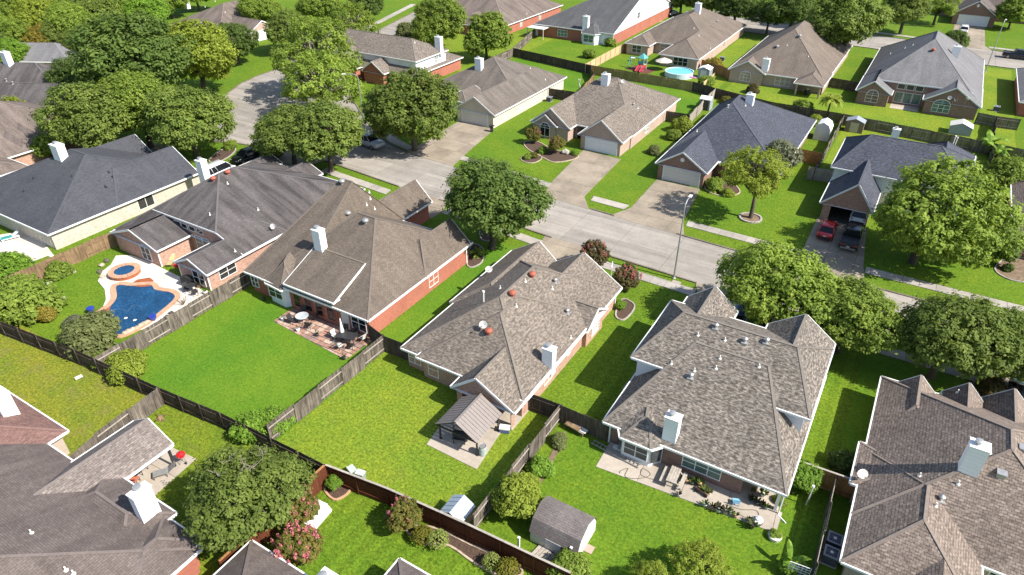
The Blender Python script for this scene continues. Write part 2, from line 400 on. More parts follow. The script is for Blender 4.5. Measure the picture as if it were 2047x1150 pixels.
# kerbs, left out at the driveway mouths
def kerb(pts, side, gaps):
    root = None
    for i in range(len(pts)-1):
        a, b2 = Vector(pts[i]+(0,)), Vector(pts[i+1]+(0,)); L = (b2-a).length; n = max(1, round(L/3.0)); d = (b2-a)/L
        nn = Vector((-d.y, d.x, 0))*side
        for k in range(n):
            p, q = a+d*(L*k/n+.01), a+d*(L*(k+1)/n-.01); mid = (p+q)/2
            if any(abs(mid.x-g[0]) < g[2] and abs(mid.y-g[1]) < 3.0 for g in gaps): continue
            m = MB(); m.prism([(p.x,p.y),(q.x,q.y),(q.x+nn.x*.2,q.y+nn.y*.2),(p.x+nn.x*.2,p.y+nn.y*.2)], 0, .13)
            if root is None: root = struct(m.build('kerb', M['kerb']))
            else: m.build('kerb_stone', M['kerb'], root)
gaps = [(-34.3,70.2,3.7),(-23.2,69.6,5.0),(-57.7,72.6,4.8),(-2.9,69,4.1),(-29.1,61.2,3.5),(-10.7,60.4,3.7),(-51.3,62.9,4.0),(-75,64.3,4.9),(13.7,60.3,3.4),(6.6,186.5,5.2),(-113,104,6),(-95,65,4),(-103.5,110,4),(-65.5,177.8,5)]
kerb(NEAR, 1, gaps); kerb(LEFT, 1, gaps); kerb(RIGHT, 1, gaps)
kerb([(120,184.6),(17,185.8),(0,187),(-33,190.4),(-60,192.8)], -1, gaps); kerb([(-60,177.5),(-12,174.7),(0,172.4),(17,171.5),(120,170)], -1, gaps)
# lawns, each lot in its own shade
LAWN = [(rect(-53.0,-34.3,21.0,36.0),'lawnA'), (rect(-34.3,-16.9,22.0,35.2),'lawnB'), (rect(-16.6,2.6,8,35.2),'lawnC'), (rect(-73.4,-53.3,19.5,36),'lawnC'),
        (rect(-70,-45.3,8,20.4),'lawnD'), (rect(-45.1,-28.1,8,21.2),'lawnF'), ([(-28,12),(-16,12),(-13.4,22.4),(-22.9,22),(-28,21.3)],'lawnE'),
        (rect(-16.8,2.5,35.3,57.4),'lawnE'), (rect(-36.5,-31.8,35,57.2),'lawnA'), (rect(2.6,30,8,57.4),'lawnA'),
        (rect(-19.4,-6.3,73.5,100),'lawnC'), (rect(-34,-27.4,74,105),'lawnC'), (rect(-53.8,-40.4,76.5,92),'lawnC'), (rect(-56,-50,80,106),'lawnC'),
        (rect(.9,40,73,100),'lawnC'), (rect(-56,-31,106,123.6),'lawnA'), (rect(-76,-56,112,127),'lawnA'), (rect(-81.5,-58,127.5,150),'lawnC'),
        (rect(-57.6,-33.6,124,140),'lawnC'), (rect(-30.7,12,119.2,136),'lawnB'), (rect(-8.6,11.3,94,118.2),'lawnB'), (rect(-12,-9,130,171),'lawnC'),
        (rect(10,15,118,170),'lawnB'), (rect(-39,-32,125,170),'lawnB'), (rect(-100,-76.2,112,146),'lawnB')]
for i, (p, m) in enumerate(LAWN): sheet('lawn', p, .012+.0004*i, M[m])
# ================================================================ house kit
M['white'] = plain('white_paint', (.76, .76, .74), .55, var=.04)
M['offwhite'] = plain('offwhite_paint', (.62, .60, .55), .6, var=.06)
M['chim'] = siding('chimney_siding', (.80, .81, .82))
M['metal'] = plain('galvanised_metal', (.42, .42, .41), .45, .6, var=.15)
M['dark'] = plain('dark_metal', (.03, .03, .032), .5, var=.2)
M['redcap'] = plain('rusty_red_vent', (.32, .085, .05), .6, var=.25, scale=8)
M['pvc'] = plain('vent_pipe_white', (.68, .66, .60), .6, var=.1)
M['g_dark'] = glass('window_dark', (.012, .013, .016))
M['g_green'] = glass('window_blinds_green', (.11, .165, .14), .25)
M['g_light'] = glass('window_blinds_pale', (.30, .31, .29), .3)
M['g_mid'] = glass('window_grey', (.06, .065, .065), .2)
M['screen'] = glass('window_screen', (.035, .033, .032), .5)
M['gdoor'] = plain('garage_door_paint', (.60, .585, .55), .55, var=.05)
M['gdoorw'] = plain('garage_door_white', (.72, .73, .75), .5, var=.04)
M['door'] = plain('wood_door', (.085, .03, .02), .5, var=.3)
M['frame_red'] = plain('window_frame_red', (.30, .12, .09), .6)
M['bk_red'] = brick('brick_orange_red', (.33, .090, .055), (.41, .12, .075), (.33, .18, .13), .25)
M['bk_mix'] = brick('brick_mixed_red', (.34, .15, .10), (.48, .26, .18), (.46, .39, .33), .45)
M['bk_brown'] = brick('brick_brown', (.19, .09, .065), (.27, .14, .10), (.30, .24, .2), .35)
M['bk_pink'] = brick('brick_pink_tan', (.36, .235, .185), (.45, .31, .25), (.44, .38, .33), .25)
M['bk_tan'] = brick('brick_tan', (.40, .30, .20), (.50, .39, .27), (.46, .40, .33), .35)
M['bk_white'] = brick('brick_cream_white', (.48, .40, .31), (.60, .53, .44), (.46, .40, .34), .55)
M['bk_cream'] = brick('brick_cream', (.55, .47, .37), (.62, .55, .45), (.52, .47, .4), .2)
M['stucco'] = plain('stucco_tan', (.42, .34, .27), .9, var=.08)
M['sd_white'] = siding('siding_white', (.72, .74, .76))
M['sd_grey'] = siding('siding_grey_blue', (.46, .50, .55))
WIN = {}
def window_mesh(w, h, nx, ny, arch, fr):
    key = (round(w,2), round(h,2), nx, ny, arch, fr)
    if key in WIN: return WIN[key]
    b = MB(); t = .055; x0, x1, z0, z1 = -w/2, w/2, -h/2, h/2
    b.box(x0-t, x1+t, -.06, .03, z0-t, z0); b.box(x0-t, x0, -.06, .03, z0, z1); b.box(x1, x1+t, -.06, .03, z0, z1)
    if not arch: b.box(x0-t, x1+t, -.06, .03, z1, z1+t)
    else: b.box(x0, x1, -.045, .02, z1-.03, z1+.03)
    for i in range(1, nx): b.box(x0+w*i/nx-.03, x0+w*i/nx+.03, -.05, .02, z0, z1)
    for j in range(1, ny): b.box(x0, x1, -.047, .018, z0+h*j/ny-.022, z0+h*j/ny+.022)
    p = MB(); p.box(x0, x1, -.012, .0, z0, z1)
    if arch:
        n = 12; rr = w/2
        a_ = [(rr*math.cos(math.pi*k/n), z1+rr*arch*math.sin(math.pi*k/n)) for k in range(n+1)]
        for k in range(n): b.bar((a_[k][0], -.015, a_[k][1]), (a_[k+1][0], -.015, a_[k+1][1]), .09, .09, (0,1,0))
        p.poly([(x, -.012, z) for x, z in a_][::-1]); b.box(-.025, .025, -.045, .02, z1, z1+rr*arch)
    WIN[key] = (b.mesh('window', M[fr]), p); return WIN[key]
PANE = {}
ROT = {'-v': 0, '+u': math.pi/2, '+v': math.pi, '-u': -math.pi/2}
class House:
    def __init__(s, name, label, blocks, roof, wall, wall2='sd_white', trim='white', cat='house', cap=True):
        s.bl = []; s.k = 0
        us = [p[0] for b in blocks for p in b['poly']]; vs = [p[1] for b in blocks for p in b['poly']]
        s.o = ((min(us)+max(us))/2, (min(vs)+max(vs))/2)
        s.root = thing(name, label, cat, (s.o[0], s.o[1], 0))
        rf, tr, caps = MB(), MB(), MB(); wl = {}
        for bi, B in enumerate(blocks): s._block(B, bi, rf, tr, caps, wl)
        s.roof = rf.build('roof', roof, s.root)
        if caps.v and cap: caps.build('ridge_cap', CAPM[roof.name], s.root)
        tr.build('eave_trim', M[trim], s.root)
        for k, b in wl.items(): b.build('wall' if k == 'wall' else 'siding_wall' , M[wall] if k == 'wall' else M[wall2], s.root)
    def _block(s, B, bi, rf, tr, caps, wl):
        j = .004*bi; P0 = B['poly']; n = len(P0); z = B['z']-.003*bi; pit = B['pit']
        cx = sum(p[0] for p in P0)/n; cy = sum(p[1] for p in P0)/n
        E = []
        for i in range(n):
            a, b = P0[i], P0[(i+1)%n]; dx, dy = b[0]-a[0], b[1]-a[1]; L = math.hypot(dx, dy); dx /= L; dy /= L
            E.append(dict(a=a, d=(dx,dy), n=(-dy,dx), L=L))
        def offs(dist):           # polygon moved inward by dist[i] per edge
            out = []
            for i in range(n):
                e0, e1 = E[i-1], E[i]
                p0 = (e0['a'][0]+e0['n'][0]*dist[i-1], e0['a'][1]+e0['n'][1]*dist[i-1]); p1 = (e1['a'][0]+e1['n'][0]*dist[i], e1['a'][1]+e1['n'][1]*dist[i])
                den = e0['d'][0]*e1['d'][1]-e0['d'][1]*e1['d'][0]
                t = ((p1[0]-p0[0])*e1['d'][1]-(p1[1]-p0[1])*e1['d'][0])/den
                out.append((p0[0]+e0['d'][0]*t, p0[1]+e0['d'][1]*t))
            return out
        P = offs([-j]*n)
        pl = []
        for i in range(n):
            p = pit[i]
            if p == 'in': p = .9; B.setdefault('noedge_', set()).add(i)
            if p is None: pl.append(None); continue
            ze = z
            if isinstance(p, tuple): p, ze = p
            nx, ny = E[i]['n']; pl.append((p*nx, p*ny, ze-p*(nx*P[i][0]+ny*P[i][1]), p, ze))
        def hz(x, y): return min(q[0]*x+q[1]*y+q[2] for q in pl if q)
        s.bl.append((P, hz))
        ox, oy = s.o
        for i in range(n):
            if not pl[i]: continue
            f = list(P)
            for k in range(n):
                if k != i and pl[k]: f = clip(f, pl[k][0]-pl[i][0], pl[k][1]-pl[i][1], pl[i][2]-pl[k][2]-1e-9)
                if len(f) < 3: break
            if len(f) < 3 or abs(area(f)) < .01: continue
            d, nn, p = E[i]['d'], E[i]['n'], pl[i][3]; q = math.sqrt(1+p*p)
            uv = [(x*d[0]+y*d[1], ((x-P[i][0])*nn[0]+(y-P[i][1])*nn[1])*q) for x, y in f]
            rf.poly([(x-ox, y-oy, hz(x, y)) for x, y in f], uv)
            for a in range(len(f)):
                A, C = f[a], f[(a+1)%len(f)]; mx, my = (A[0]+C[0])/2, (A[1]+C[1])/2
                dm = min((mx-P[k][0])*E[k]['n'][0]+(my-P[k][1])*E[k]['n'][1] for k in range(n))
                if dm > .05 and (A[0], A[1]) < (C[0], C[1]):
                    caps.bar((A[0]-ox, A[1]-oy, hz(*A)+.006), (C[0]-ox, C[1]-oy, hz(*C)+.006), .20, .035)
        tr.poly([(x-ox, y-oy, z-.17) for x, y in P][::-1])
        def prof(a, b, extra=()):
            N = 48; ts = sorted(set([k/N for k in range(N+1)])|set(extra)); pts = [(t, hz(a[0]+(b[0]-a[0])*t, a[1]+(b[1]-a[1])*t)) for t in ts]
            out = [pts[0]]
            for k in range(1, len(pts)-1):
                t0, h0 = out[-1]; t1, h1 = pts[k]; t2, h2 = pts[k+1]
                if t1 in extra or abs((h1-h0)/(t1-t0)-(h2-h1)/(t2-t1)) > 1e-3: out.append(pts[k])
            out.append(pts[-1]); return out
        for i in range(n):
            a, b = P[i], P[(i+1)%n]; d, nn = E[i]['d'], E[i]['n']; L = math.hypot(b[0]-a[0], b[1]-a[1])
            if i in B.get('noedge', ()) or i in B.get('noedge_', ()): continue
            pr_ = prof(a, b); on = (-nn[0], -nn[1])
            tall = pl[i] is None or pl[i][4] > z+.3
            for (t0, h0), (t1, h1) in zip(pr_, pr_[1:]):
                p0 = (a[0]+(b[0]-a[0])*t0-ox, a[1]+(b[1]-a[1])*t0-oy); p1 = (a[0]+(b[0]-a[0])*t1-ox, a[1]+(b[1]-a[1])*t1-oy)
                w = .10 if not tall else .06; hh = .17 if not tall else .2
                tr.bar((p0[0]+on[0]*w/2, p0[1]+on[1]*w/2, h0-hh/2+.012), (p1[0]+on[0]*w/2, p1[1]+on[1]*w/2, h1-hh/2+.012), w, hh)
        if B.get('walls', True):
            ov = B.get('ov', .38); ins = [(.2 if (pl[i] is None or pl[i][4] > z+.3) else ov)+2*j for i in range(n)]
            Q = offs(ins); wm = B.get('wm', 'wall'); wb = wl.setdefault(wm, MB()); zb = B.get('zb', 0.0)
            for i in range(n):
                if i in B.get('nowall', ()) or i in B.get('noedge_', ()): continue
                a, b = Q[i], Q[(i+1)%n]; L = math.hypot(b[0]-a[0], b[1]-a[1]); op = B.get('open', {}).get(i, [])
                ex = set()
                for (s0, s1, hh) in op: ex |= {max(0, s0/L), min(1, s1/L)}
                pr_ = prof(a, b, ex)
                for (t0, h0), (t1, h1) in zip(pr_, pr_[1:]):
                    zl = zb; tm = (t0+t1)/2*L
                    for (s0, s1, hh) in op:
                        if s0 < tm < s1: zl = hh
                    h0_, h1_ = h0-.05, h1-.05
                    if min(h0_, h1_) <= zl and max(h0_, h1_) <= zl+.01: continue
                    A = (a[0]+(b[0]-a[0])*t0-ox, a[1]+(b[1]-a[1])*t0-oy); C = (a[0]+(b[0]-a[0])*t1-ox, a[1]+(b[1]-a[1])*t1-oy)
                    wb.poly([(A[0],A[1],zl),(C[0],C[1],zl),(C[0],C[1],h1_),(A[0],A[1],h0_)], [(t0*L,zl),(t1*L,zl),(t1*L,h1_),(t0*L,h0_)])
    def z(s, u, v):
        best = -1
        for P, hz in s.bl:
            n = len(P)
            if all((P[(i+1)%n][0]-P[i][0])*(v-P[i][1])-(P[(i+1)%n][1]-P[i][1])*(u-P[i][0]) >= -.01 for i in range(n)): best = max(best, hz(u, v))
        return best
    def hit(s, px, py, z1=11.0):
        z = z1
        while z > 0:
            u, v = at(px, py, z)
            if s.z(u, v) >= z: return (u, v, z)
            z -= .02
        return (*at(px, py, 3.0), 3.0)
    def win(s, f, plane, along, zc, w, h, nx=2, ny=2, g='g_dark', arch=0, fr='white', name='window'):
        me, p = window_mesh(w, h, nx, ny, arch, fr)
        u, v = (along, plane) if f in ('-v', '+v') else (plane, along)
        o = link(name, me, s.root, (u-s.o[0], v-s.o[1], zc), ROT[f])
        key = (me.name, g)
        if key not in PANE: PANE[key] = p.mesh('pane', M[g])
        link('pane', PANE[key], o); return o
    def garage(s, f, plane, along, w=4.9, h=2.0, m='gdoor'):
        u, v = (along, plane) if f in ('-v', '+v') else (plane, along)
        b = MB(); b.box(-w/2-.12, -w/2, -.05, .02, 0, h+.12); b.box(w/2, w/2+.12, -.05, .02, 0, h+.12); b.box(-w/2, w/2, -.05, .02, h, h+.12)
        o = b.build('garage_door', M['white'], s.root, (u-s.o[0], v-s.o[1], 0), ROT[f])
        for k in range(4):
            m_ = MB(); z0 = .03+k*(h-.03)/4
            m_.box(-w/2+.01, w/2-.01, -.02, .0, z0, z0+(h-.03)/4-.015)
            for q in range(8):
                x = -w/2+w*(q+.12)/8; m_.box(x, x+w/8*.76, -.03, -.02, z0+.09, z0+(h-.03)/4-.11)
            m_.build('door_section', M[m], o)
        return o
    def part(s, name, b, mat, loc=(0,0,0), rz=0): return b.build(name, M[mat] if isinstance(mat, str) else mat, s.root, (loc[0]-s.o[0], loc[1]-s.o[1], loc[2]), rz)
    def wallstrip(s, u0, v0, u1, v1, z0, z1, mat, name='wall'):
        b = MB(); L = math.hypot(u1-u0, v1-v0)
        nx, ny = (v1-v0)/L*.1, -(u1-u0)/L*.1
        q = [(u0,v0),(u1,v1),(u1-nx,v1-ny),(u0-nx,v0-ny)]
        for k in range(4):
            a, c = q[k], q[(k+1)%4]; l = math.hypot(c[0]-a[0], c[1]-a[1])
            b.poly([(a[0],a[1],z0),(c[0],c[1],z0),(c[0],c[1],z1),(a[0],a[1],z1)], [(0,z0),(l,z0),(l,z1),(0,z1)])
        return s.part(name, b, mat)
    def chimney(s, px=None, py=None, ztop=1.6, w=1.1, d=.75, pos=None, cap='metal'):
        u, v, z = s.hit(px, py) if pos is None else (pos[0], pos[1], s.z(*pos))
        h = ztop; b = MB(); z0 = -.9
        q = [(-w/2,-d/2),(w/2,-d/2),(w/2,d/2),(-w/2,d/2)]
        for k in range(4):
            a, c = q[k], q[(k+1)%4]; l = math.hypot(c[0]-a[0], c[1]-a[1])
            b.poly([(a[0],a[1],z0),(c[0],c[1],z0),(c[0],c[1],h),(a[0],a[1],h)], [(0,z0),(l,z0),(l,h),(0,h)])
        o = s.part('chimney', b, 'chim', (u, v, z))
        t = MB(); t.box(-w/2-.05, w/2+.05, -d/2-.05, d/2+.05, h, h+.07); t.build('chimney_top', M['white'], o)
        c = MB(); x = -w*.12; c.lathe([(.13,h+.07),(.13,h+.25),(.24,h+.25),(.25,h+.36),(.10,h+.40)], 14, (x, 0)); c.build('flue_cap', M[cap], o)
        for sx in (-1, 1):
            f = MB(); f.box(sx*w/2-.03, sx*w/2+.03, -d/2-.03, d/2+.03, z0, h)
        return o
    def vent(s, px, py, kind='pipe'):
        u, v, z = s.hit(px, py); b = MB()
        if kind == 'pipe':
            b.tube([(0,0,-.15),(0,0,.30)], .05, 8); b.lathe([(.13,-.08),(.13,.02),(.07,.08)], 10); return s.part('vent_pipe', b, 'pvc', (u, v, z))
        if kind == 'dark':
            b.tube([(0,0,-.15),(0,0,.22)], .07, 8); b.box(-.16,.16,-.16,.16,-.12,.02); return s.part('vent_pipe', b, 'dark', (u, v, z))
        if kind == 'tall':
            b.tube([(0,0,-.15),(0,0,1.0)], .06, 8); b.lathe([(.11,1.0),(.11,1.15)], 10); return s.part('vent_pipe', b, 'pvc', (u, v, z))
        if kind == 'hood':
            b.tube([(0,0,-.15),(0,0,.3)], .11, 8); b.lathe([(.18,.3),(.2,.36),(.06,.46)], 10); b.box(-.25,.25,-.25,.25,-.12,.02); return s.part('roof_vent', b, 'metal', (u, v, z))
        if kind == 'box':
            b.box(-.22,.22,-.22,.22,-.15,.22); b.box(-.28,.28,-.28,.28,.22,.26); return s.part('roof_vent', b, 'metal', (u, v, z))
        b.lathe([(.14,-.2),(.14,.16),(.2,.18),(.31,.26),(.34,.36),(.3,.46),(.18,.54),(.04,.56)], 16)
        return s.part('turbine_vent', b, 'redcap' if kind == 'red' else 'metal', (u, v, z))
def Bk(u0, u1, v0, v1, z, pv0, pu1, pv1, pu0, **k):
    return dict(poly=[(u0,v0),(u1,v0),(u1,v1),(u0,v1)], z=z, pit=[pv0, pu1, pv1, pu0], **k)
# ================================================================ houses
RF = {}; CAPM = {}
_sh = shingle
def shingle(name, c, *a, **k):
    m = _sh(name, c, *a, **k); CAPM[m.name] = plain(name+'_cap', [x*1.03 for x in c], .92, var=.14, scale=5); return m
RF['A'] = shingle('shingles_brown', (.150, .122, .098), .12, .32, .22, spots=.08)
RF['B'] = shingle('shingles_variegated_tan', (.178, .150, .124), .22, .25, .10, .36, .15, .27)
RF['C'] = shingle('shingles_variegated_grey', (.168, .146, .124), .32, .25, .08, .32, .15, .36)
RF['D'] = shingle('shingles_taupe', (.208, .166, .138), .2, .72, .12, .30, .19, .22)
RF['E'] = shingle('shingles_aged_grey', (.115, .103, .101), .10, .2, .55, spots=.08)
RF['F'] = shingle('shingles_charcoal', (.068, .070, .080), .12, .2, .10, spots=.06)
RF['G'] = shingle('shingles_weathered_brown', (.180, .145, .125), .10, .2, .35, spots=.1)
RF['J'] = shingle('shingles_grey_brown', (.160, .137, .118), .10, .2, .3, spots=.06)
RF['K'] = shingle('shingles_taupe_blend', (.172, .146, .122), .26, .2, .08, spots=.26)
RF['L'] = shingle('shingles_blue_black', (.066, .071, .090), .22, .2, .06, spots=.2)
RF['N'] = shingle('shingles_mid_grey', (.180, .176, .180), .10, .2, .2, spots=.08)
RF['O'] = shingle('shingles_warm_brown', (.172, .140, .115), .10, .25, .18, spots=.08)
RF['Q'] = shingle('shingles_slate_grey', (.100, .100, .103), .10, .2, .2, spots=.08)
RF['U'] = shingle('shingles_dull_brown', (.145, .118, .107), .12, .3, .3, spots=.06)
RF['U2'] = shingle('shingles_light_taupe', (.195, .165, .148), .22, .35, .1, spots=.16)
RF['shed'] = shingle('shingles_shed', (.185, .160, .150), .10, .3, .2, spots=.06)
RF['V'] = shingle('shingles_reddish', (.185, .108, .092), .16, .25, .12, spots=.1)

# A: brown roof, orange-red brick, rear flagstone patio
A = House('brick_house', 'two tone brown roofed house of orange red brick behind the flagstone patio', [
    Bk(-50,-36.3,35.45,52.2,2.4,.52,.76,.6,.9), Bk(-52.5,-45.8,35.5,52.5,2.4,.52,3.0,1.2,2.0),
    Bk(-41.2,-36.28,44,51.8,2.4,'in',.95,None,.95), Bk(-50.4,-45.95,44,57.9,2.4,'in',1.02,None,1.02),
    Bk(-46.65,-40.25,35.35,43,3.0,.40,None,.6,None),
    dict(poly=[(-50.0,36.6),(-49.3,35.3),(-47.0,35.1),(-46.1,36.2),(-46.2,38.2),(-50,38.2)], z=2.25, pit=[1.0,1.0,1.0,1.0,None,None], wm='siding', ov=.22, nowall=(4,), noedge=(4,5))],
    RF['A'], 'bk_red')
for u in (-45.6,-44.15,-42.7,-41.25):
    A.win('-v', 35.72, u, 1.15, .86, 1.35, 1, 2, fr='frame_red'); A.win('-v', 35.72, u, 2.35, .86, .45, 1, 1, fr='frame_red')
A.win('-v', 35.83, -37.9, 1.3, 1.7, 1.5); A.win('+u', -36.7, 45.6, 1.15, 1.45, 1.25, 2, 2, arch=.35)
A.win('-v', 35.35, -48.15, 1.45, 1.75, 1.2); A.win('-v', 35.83, -51.6, 1.3, .9, 1.1)
b = MB(); b.box(-.45,.45,-.03,.03,0,2.0); A.part('patio_door', b, 'offwhite', (-39.55,35.80,0))
b = MB(); b.box(-.06,.06,-.06,.06,0,2.3); A.part('downpipe', b, 'white', (-36.62,51.4,0))
A.chimney(642, 497, 2.1, 1.0, .8); A.root.name = 'brick_house'
for p in ((684,368),(696,432),(731,447)): A.vent(*p, 'turb')
for p in ((738,385),(733,410),(740,398),(749,418)): A.vent(*p)

# B: variegated tan roof, mixed red brick, gazebo behind
B_ = House('brick_house', 'mixed red brick house with variegated tan shingle roof beside the gazebo', [
    Bk(-31.6,-19.2,34.2,52.3,2.1,.62,.62,.62,.62), Bk(-29.6,-19.22,33.75,47,2.25,.62,.61,.62,.62),
    Bk(-25.1,-19.25,32.35,41,2.1,None,.57,.6,.8, open={0:[(.5,5.0,1.95)],1:[(.5,2.6,1.95)]}),
    Bk(-32.0,-26.4,42,53.3,2.1,'in',.85,None,.62), Bk(-27.5,-19.22,42,52.6,2.1,'in',.63,None,.65),
    Bk(-24,-18.95,44.4,48.7,2.1,.6,None,.6,'in')], RF['B'], 'bk_mix')
B_.win('-v', 34.6, -30.5, 1.15, 1.2, 1.1, g='g_green'); B_.win('-v', 34.17, -28.2, 1.15, .95, 1.35, 1, 2, g='g_green')
B_.win('+u', -19.16, 46.6, 1.1, 1.5, 1.05, 4, 3, 'g_light', arch=1.0, fr='white'); B_.win('+u', -19.6, 42.2, 1.25, .6, .7, 1, 2, 'g_light'); B_.win('+u', -19.6, 38.4, 1.15, 1.3, 1.1, 2, 2, 'g_light')
B_.part('porch_slab', (lambda b: (b.box(-2.7,2.7,0,4,0,.07), b)[1])(MB()), 'patio', (-22.2,32.5,0))
b = MB(); b.box(-.5,.5,-.04,.0,0,2.0); B_.part('back_door', b, 'door', (-23.9,34.1,0))
b = MB(); b.box(-.7,.7,-.05,.0,.1,2.0); B_.part('patio_door', b, 'g_dark', (-21.6,34.1,0))
b = MB(); b.box(-.06,.06,-.06,.06,0,2.05); B_.part('downpipe', b, 'white', (-19.5,51.9,0))
B_.chimney(1097, 728, 1.65, .95, .7)
for p in ((1064,554),(1024,592)): B_.vent(*p, 'red')
B_.vent(977,668,'red')
B_.vent(967,604,'tall')
for p in ((1110,565),(1134,626)): B_.vent(*p, 'hood')
for p in ((1104,578),(1050,563),(1032,613),(1141,676),(1000,577)): B_.vent(*p)

# C: two-storey house with salt-and-pepper shingles
C_ = House('brick_house', 'two storey house with speckled grey roof, white bay window and long rear patio', [
    Bk(-13.1,.12,34.95,49,2.15,.43,.92,.6,.92, open={0:[(10.0,12.6,1.95)],1:[(.2,3.2,1.95)]}), Bk(-13.35,.05,40.4,49.6,4.4,.43,.92,.5,.92, wm='siding'),
    Bk(-12.4,-8.0,43.5,51.2,4.2,'in',.82,None,.82, wm='siding'), Bk(-5.2,.02,43.5,50.4,4.4,'in',.74,None,.74, wm='siding'),
    dict(poly=[(-12.1,35.4),(-11.4,34.2),(-9.05,34.2),(-8.25,35.2),(-8.3,37),(-12.1,37)], z=2.1, pit=[.5,.5,.5,.5,None,None], wm='siding', ov=.2, nowall=(4,), noedge=(4,5)),
    Bk(-12.6,-7.6,48,52.4,2.2,'in',.5,.5,.5), Bk(-5.4,-.1,48,51.9,2.2,'in',.5,.5,.5)],
    RF['C'], 'bk_brown', 'sd_white')
C_.wallstrip(-3.2,38.6,-.3,38.6,0,2.3,'bk_brown'); C_.wallstrip(-3.15,35.4,-3.15,38.6,0,2.3,'bk_brown')
C_.win('-v', 34.4, -10.2, 1.15, 1.75, 1.15, 2, 2, 'g_mid'); C_.win('-v', 35.33, -5.6, 1.2, 2.7, 1.15, 3, 2, 'g_green')
b = MB(); b.box(-.38,.38,-.06,0,.5,1.75); C_.part('window', b, 'g_mid', (-8.75,34.75,0), R(50))
b = MB(); b.box(-.38,.38,-.06,0,.5,1.75); C_.part('window', b, 'g_mid', (-11.65,34.85,0), R(-58))
b = MB(); b.box(-.9,.9,-.05,.0,.05,2.0); C_.part('patio_door', b, 'g_dark', (-1.6,38.48,0))
for u, v in ((-.3,35.3),): b = MB(); b.box(-.1,.1,-.1,.1,0,2.0); C_.part('porch_post', b, 'white', (u, v, 0))
b = MB(); b.tube([(0,0,2.0),(0,0,.12),(.0,-.15,.05),(.6,-.55,.05)], .055, 6); C_.part('downpipe', b, 'white', (-.02,35.1,0))
b = MB(); b.box(-.05,.05,-.05,.05,0,2.0); C_.part('downpipe', b, 'white', (-12.6,35.25,0))
C_.chimney(1340, 873, 1.95, 1.0, .8)
for p in ((1431,656),(1489,684),(1532,685),(1381,755)): C_.vent(*p, 'hood')
for p in ((1395,671),(1449,681),(1439,717),(1342,728),(1388,742),(1431,737),(1517,734)): C_.vent(*p)

# D: taupe roof with strong course lines, bottom right
D_ = House('house', 'taupe roofed house with tall white chimney in the bottom right corner', [
    Bk(4.0,18.8,35.5,51.1,2.2,.68,.57,.57,.57), Bk(4.0,11.2,31.5,42,2.19,.55,.57,.55,.57), Bk(7.0,10.9,27,37,2.2,None,.62,None,.62),
    Bk(3.55,9,38.2,42.5,2.2,.46,.3,.46,.3), Bk(4.9,8.0,45,50.6,2.2,'in',1.0,None,1.0), Bk(8.3,11.1,45,51.6,2.2,'in',1.05,None,1.05), Bk(11.0,14.2,45,52.4,2.2,'in',1.0,None,1.0)],
    RF['D'], 'stucco')
D_.chimney(1937, 934, 1.9, 1.05, .85)
for p in ((1972,912),(1880,1000),(1915,968),(1838,952)): D_.vent(*p, 'hood' if p[0] in (1972,1880) else 'pipe')
D_.vent(2001,950,'box'); D_.vent(1914,785); D_.vent(1870,1012); D_.vent(2045,900,'box')
for u in (12.6,14.6): D_.win('-v', 35.88, u, 1.4, 1.5, 1.3)

# E: aged grey hip roof with pool behind
E_ = House('brick_house', 'low red brick house with stained grey hip roof facing the swimming pool', [
    dict(poly=[(-72.2,37.9),(-55.5,37.9),(-55.5,56.8),(-72.2,56.8)], z=2.2, pit=[(.43,3.79),.43,.43,.68]), Bk(-72.25,-68.0,34.35,50,2.2,.43,None,.43,.68, noedge=(1,), nowall=(1,)),
    Bk(-72,-63.9,33.7,46,2.2,None,.36,'in',.36), Bk(-60.5,-55.45,33.3,44,2.2,None,.44,'in',.44),
    Bk(-74.6,-70.6,50,57.4,2.2,'in',.43,None,.43), Bk(-68.6,-63.4,50,57.6,2.2,'in',.43,None,.43)], RF['E'], 'bk_mix')
E_.win('-v', 33.9, -66.4, 1.1, 1.5, 1.5, 2, 2, 'screen', arch=.4); E_.win('-v', 33.5, -57.2, 1.15, 1.7, 1.4, 2, 2, 'g_dark'); E_.win('+u', -55.83, 35.9, 1.2, 2.0, 1.15, 2, 2, 'screen')
for u in (-66,-64.9,-63.6,-62.3): E_.win('-v', 38.1, u, 2.95, .95, .5, 1, 1, 'g_dark')
for u in (-62.9,-61.7): E_.win('-v', 38.1, u, 1.4, 1.0, 1.6, 1, 2, 'g_green')
E_.chimney(409, 352, 2.1, 1.1, .9)
for p in ((456,349),(427,362)): E_.vent(*p, 'red')
for p in ((455,368),(516,420),(470,503),(420,430)): E_.vent(*p)
for q in ((-64.35,34.0),(-55.9,33.6),(-60.3,33.6)): b = MB(); b.box(-.06,.06,-.06,.06,0,2.1); E_.part('downpipe', b, 'white', (q[0],q[1],0))

# F: charcoal roof, cream-white brick
F_ = House('brick_house', 'charcoal roofed house with cream white brick walls on the left', [
    Bk(-94.5,-77.2,29.8,50,2.25,.43,.62,.43,.62), Bk(-86,-77.18,38,49.3,2.25,'in',.66,None,.62), Bk(-94.5,-87.9,40,50.3,2.2,'in',.72,None,.7), Bk(-97.5,-84,32.2,45,2.2,.43,.45,.43,.45)],
    RF['F'], 'bk_white')
F_.win('+u', -77.57, 41.6, 1.25, 2.0, 1.4, 2, 1, 'screen', arch=.35); F_.win('-v', 30.2, -79.2, 1.2, 2.0, 1.3, 3, 1, 'screen')
F_.chimney(123, 316, 1.7, 1.5, 1.0)
for p in ((217,345),(225,355),(211,374),(144,353),(48,383),(67,357)): F_.vent(*p, 'dark')

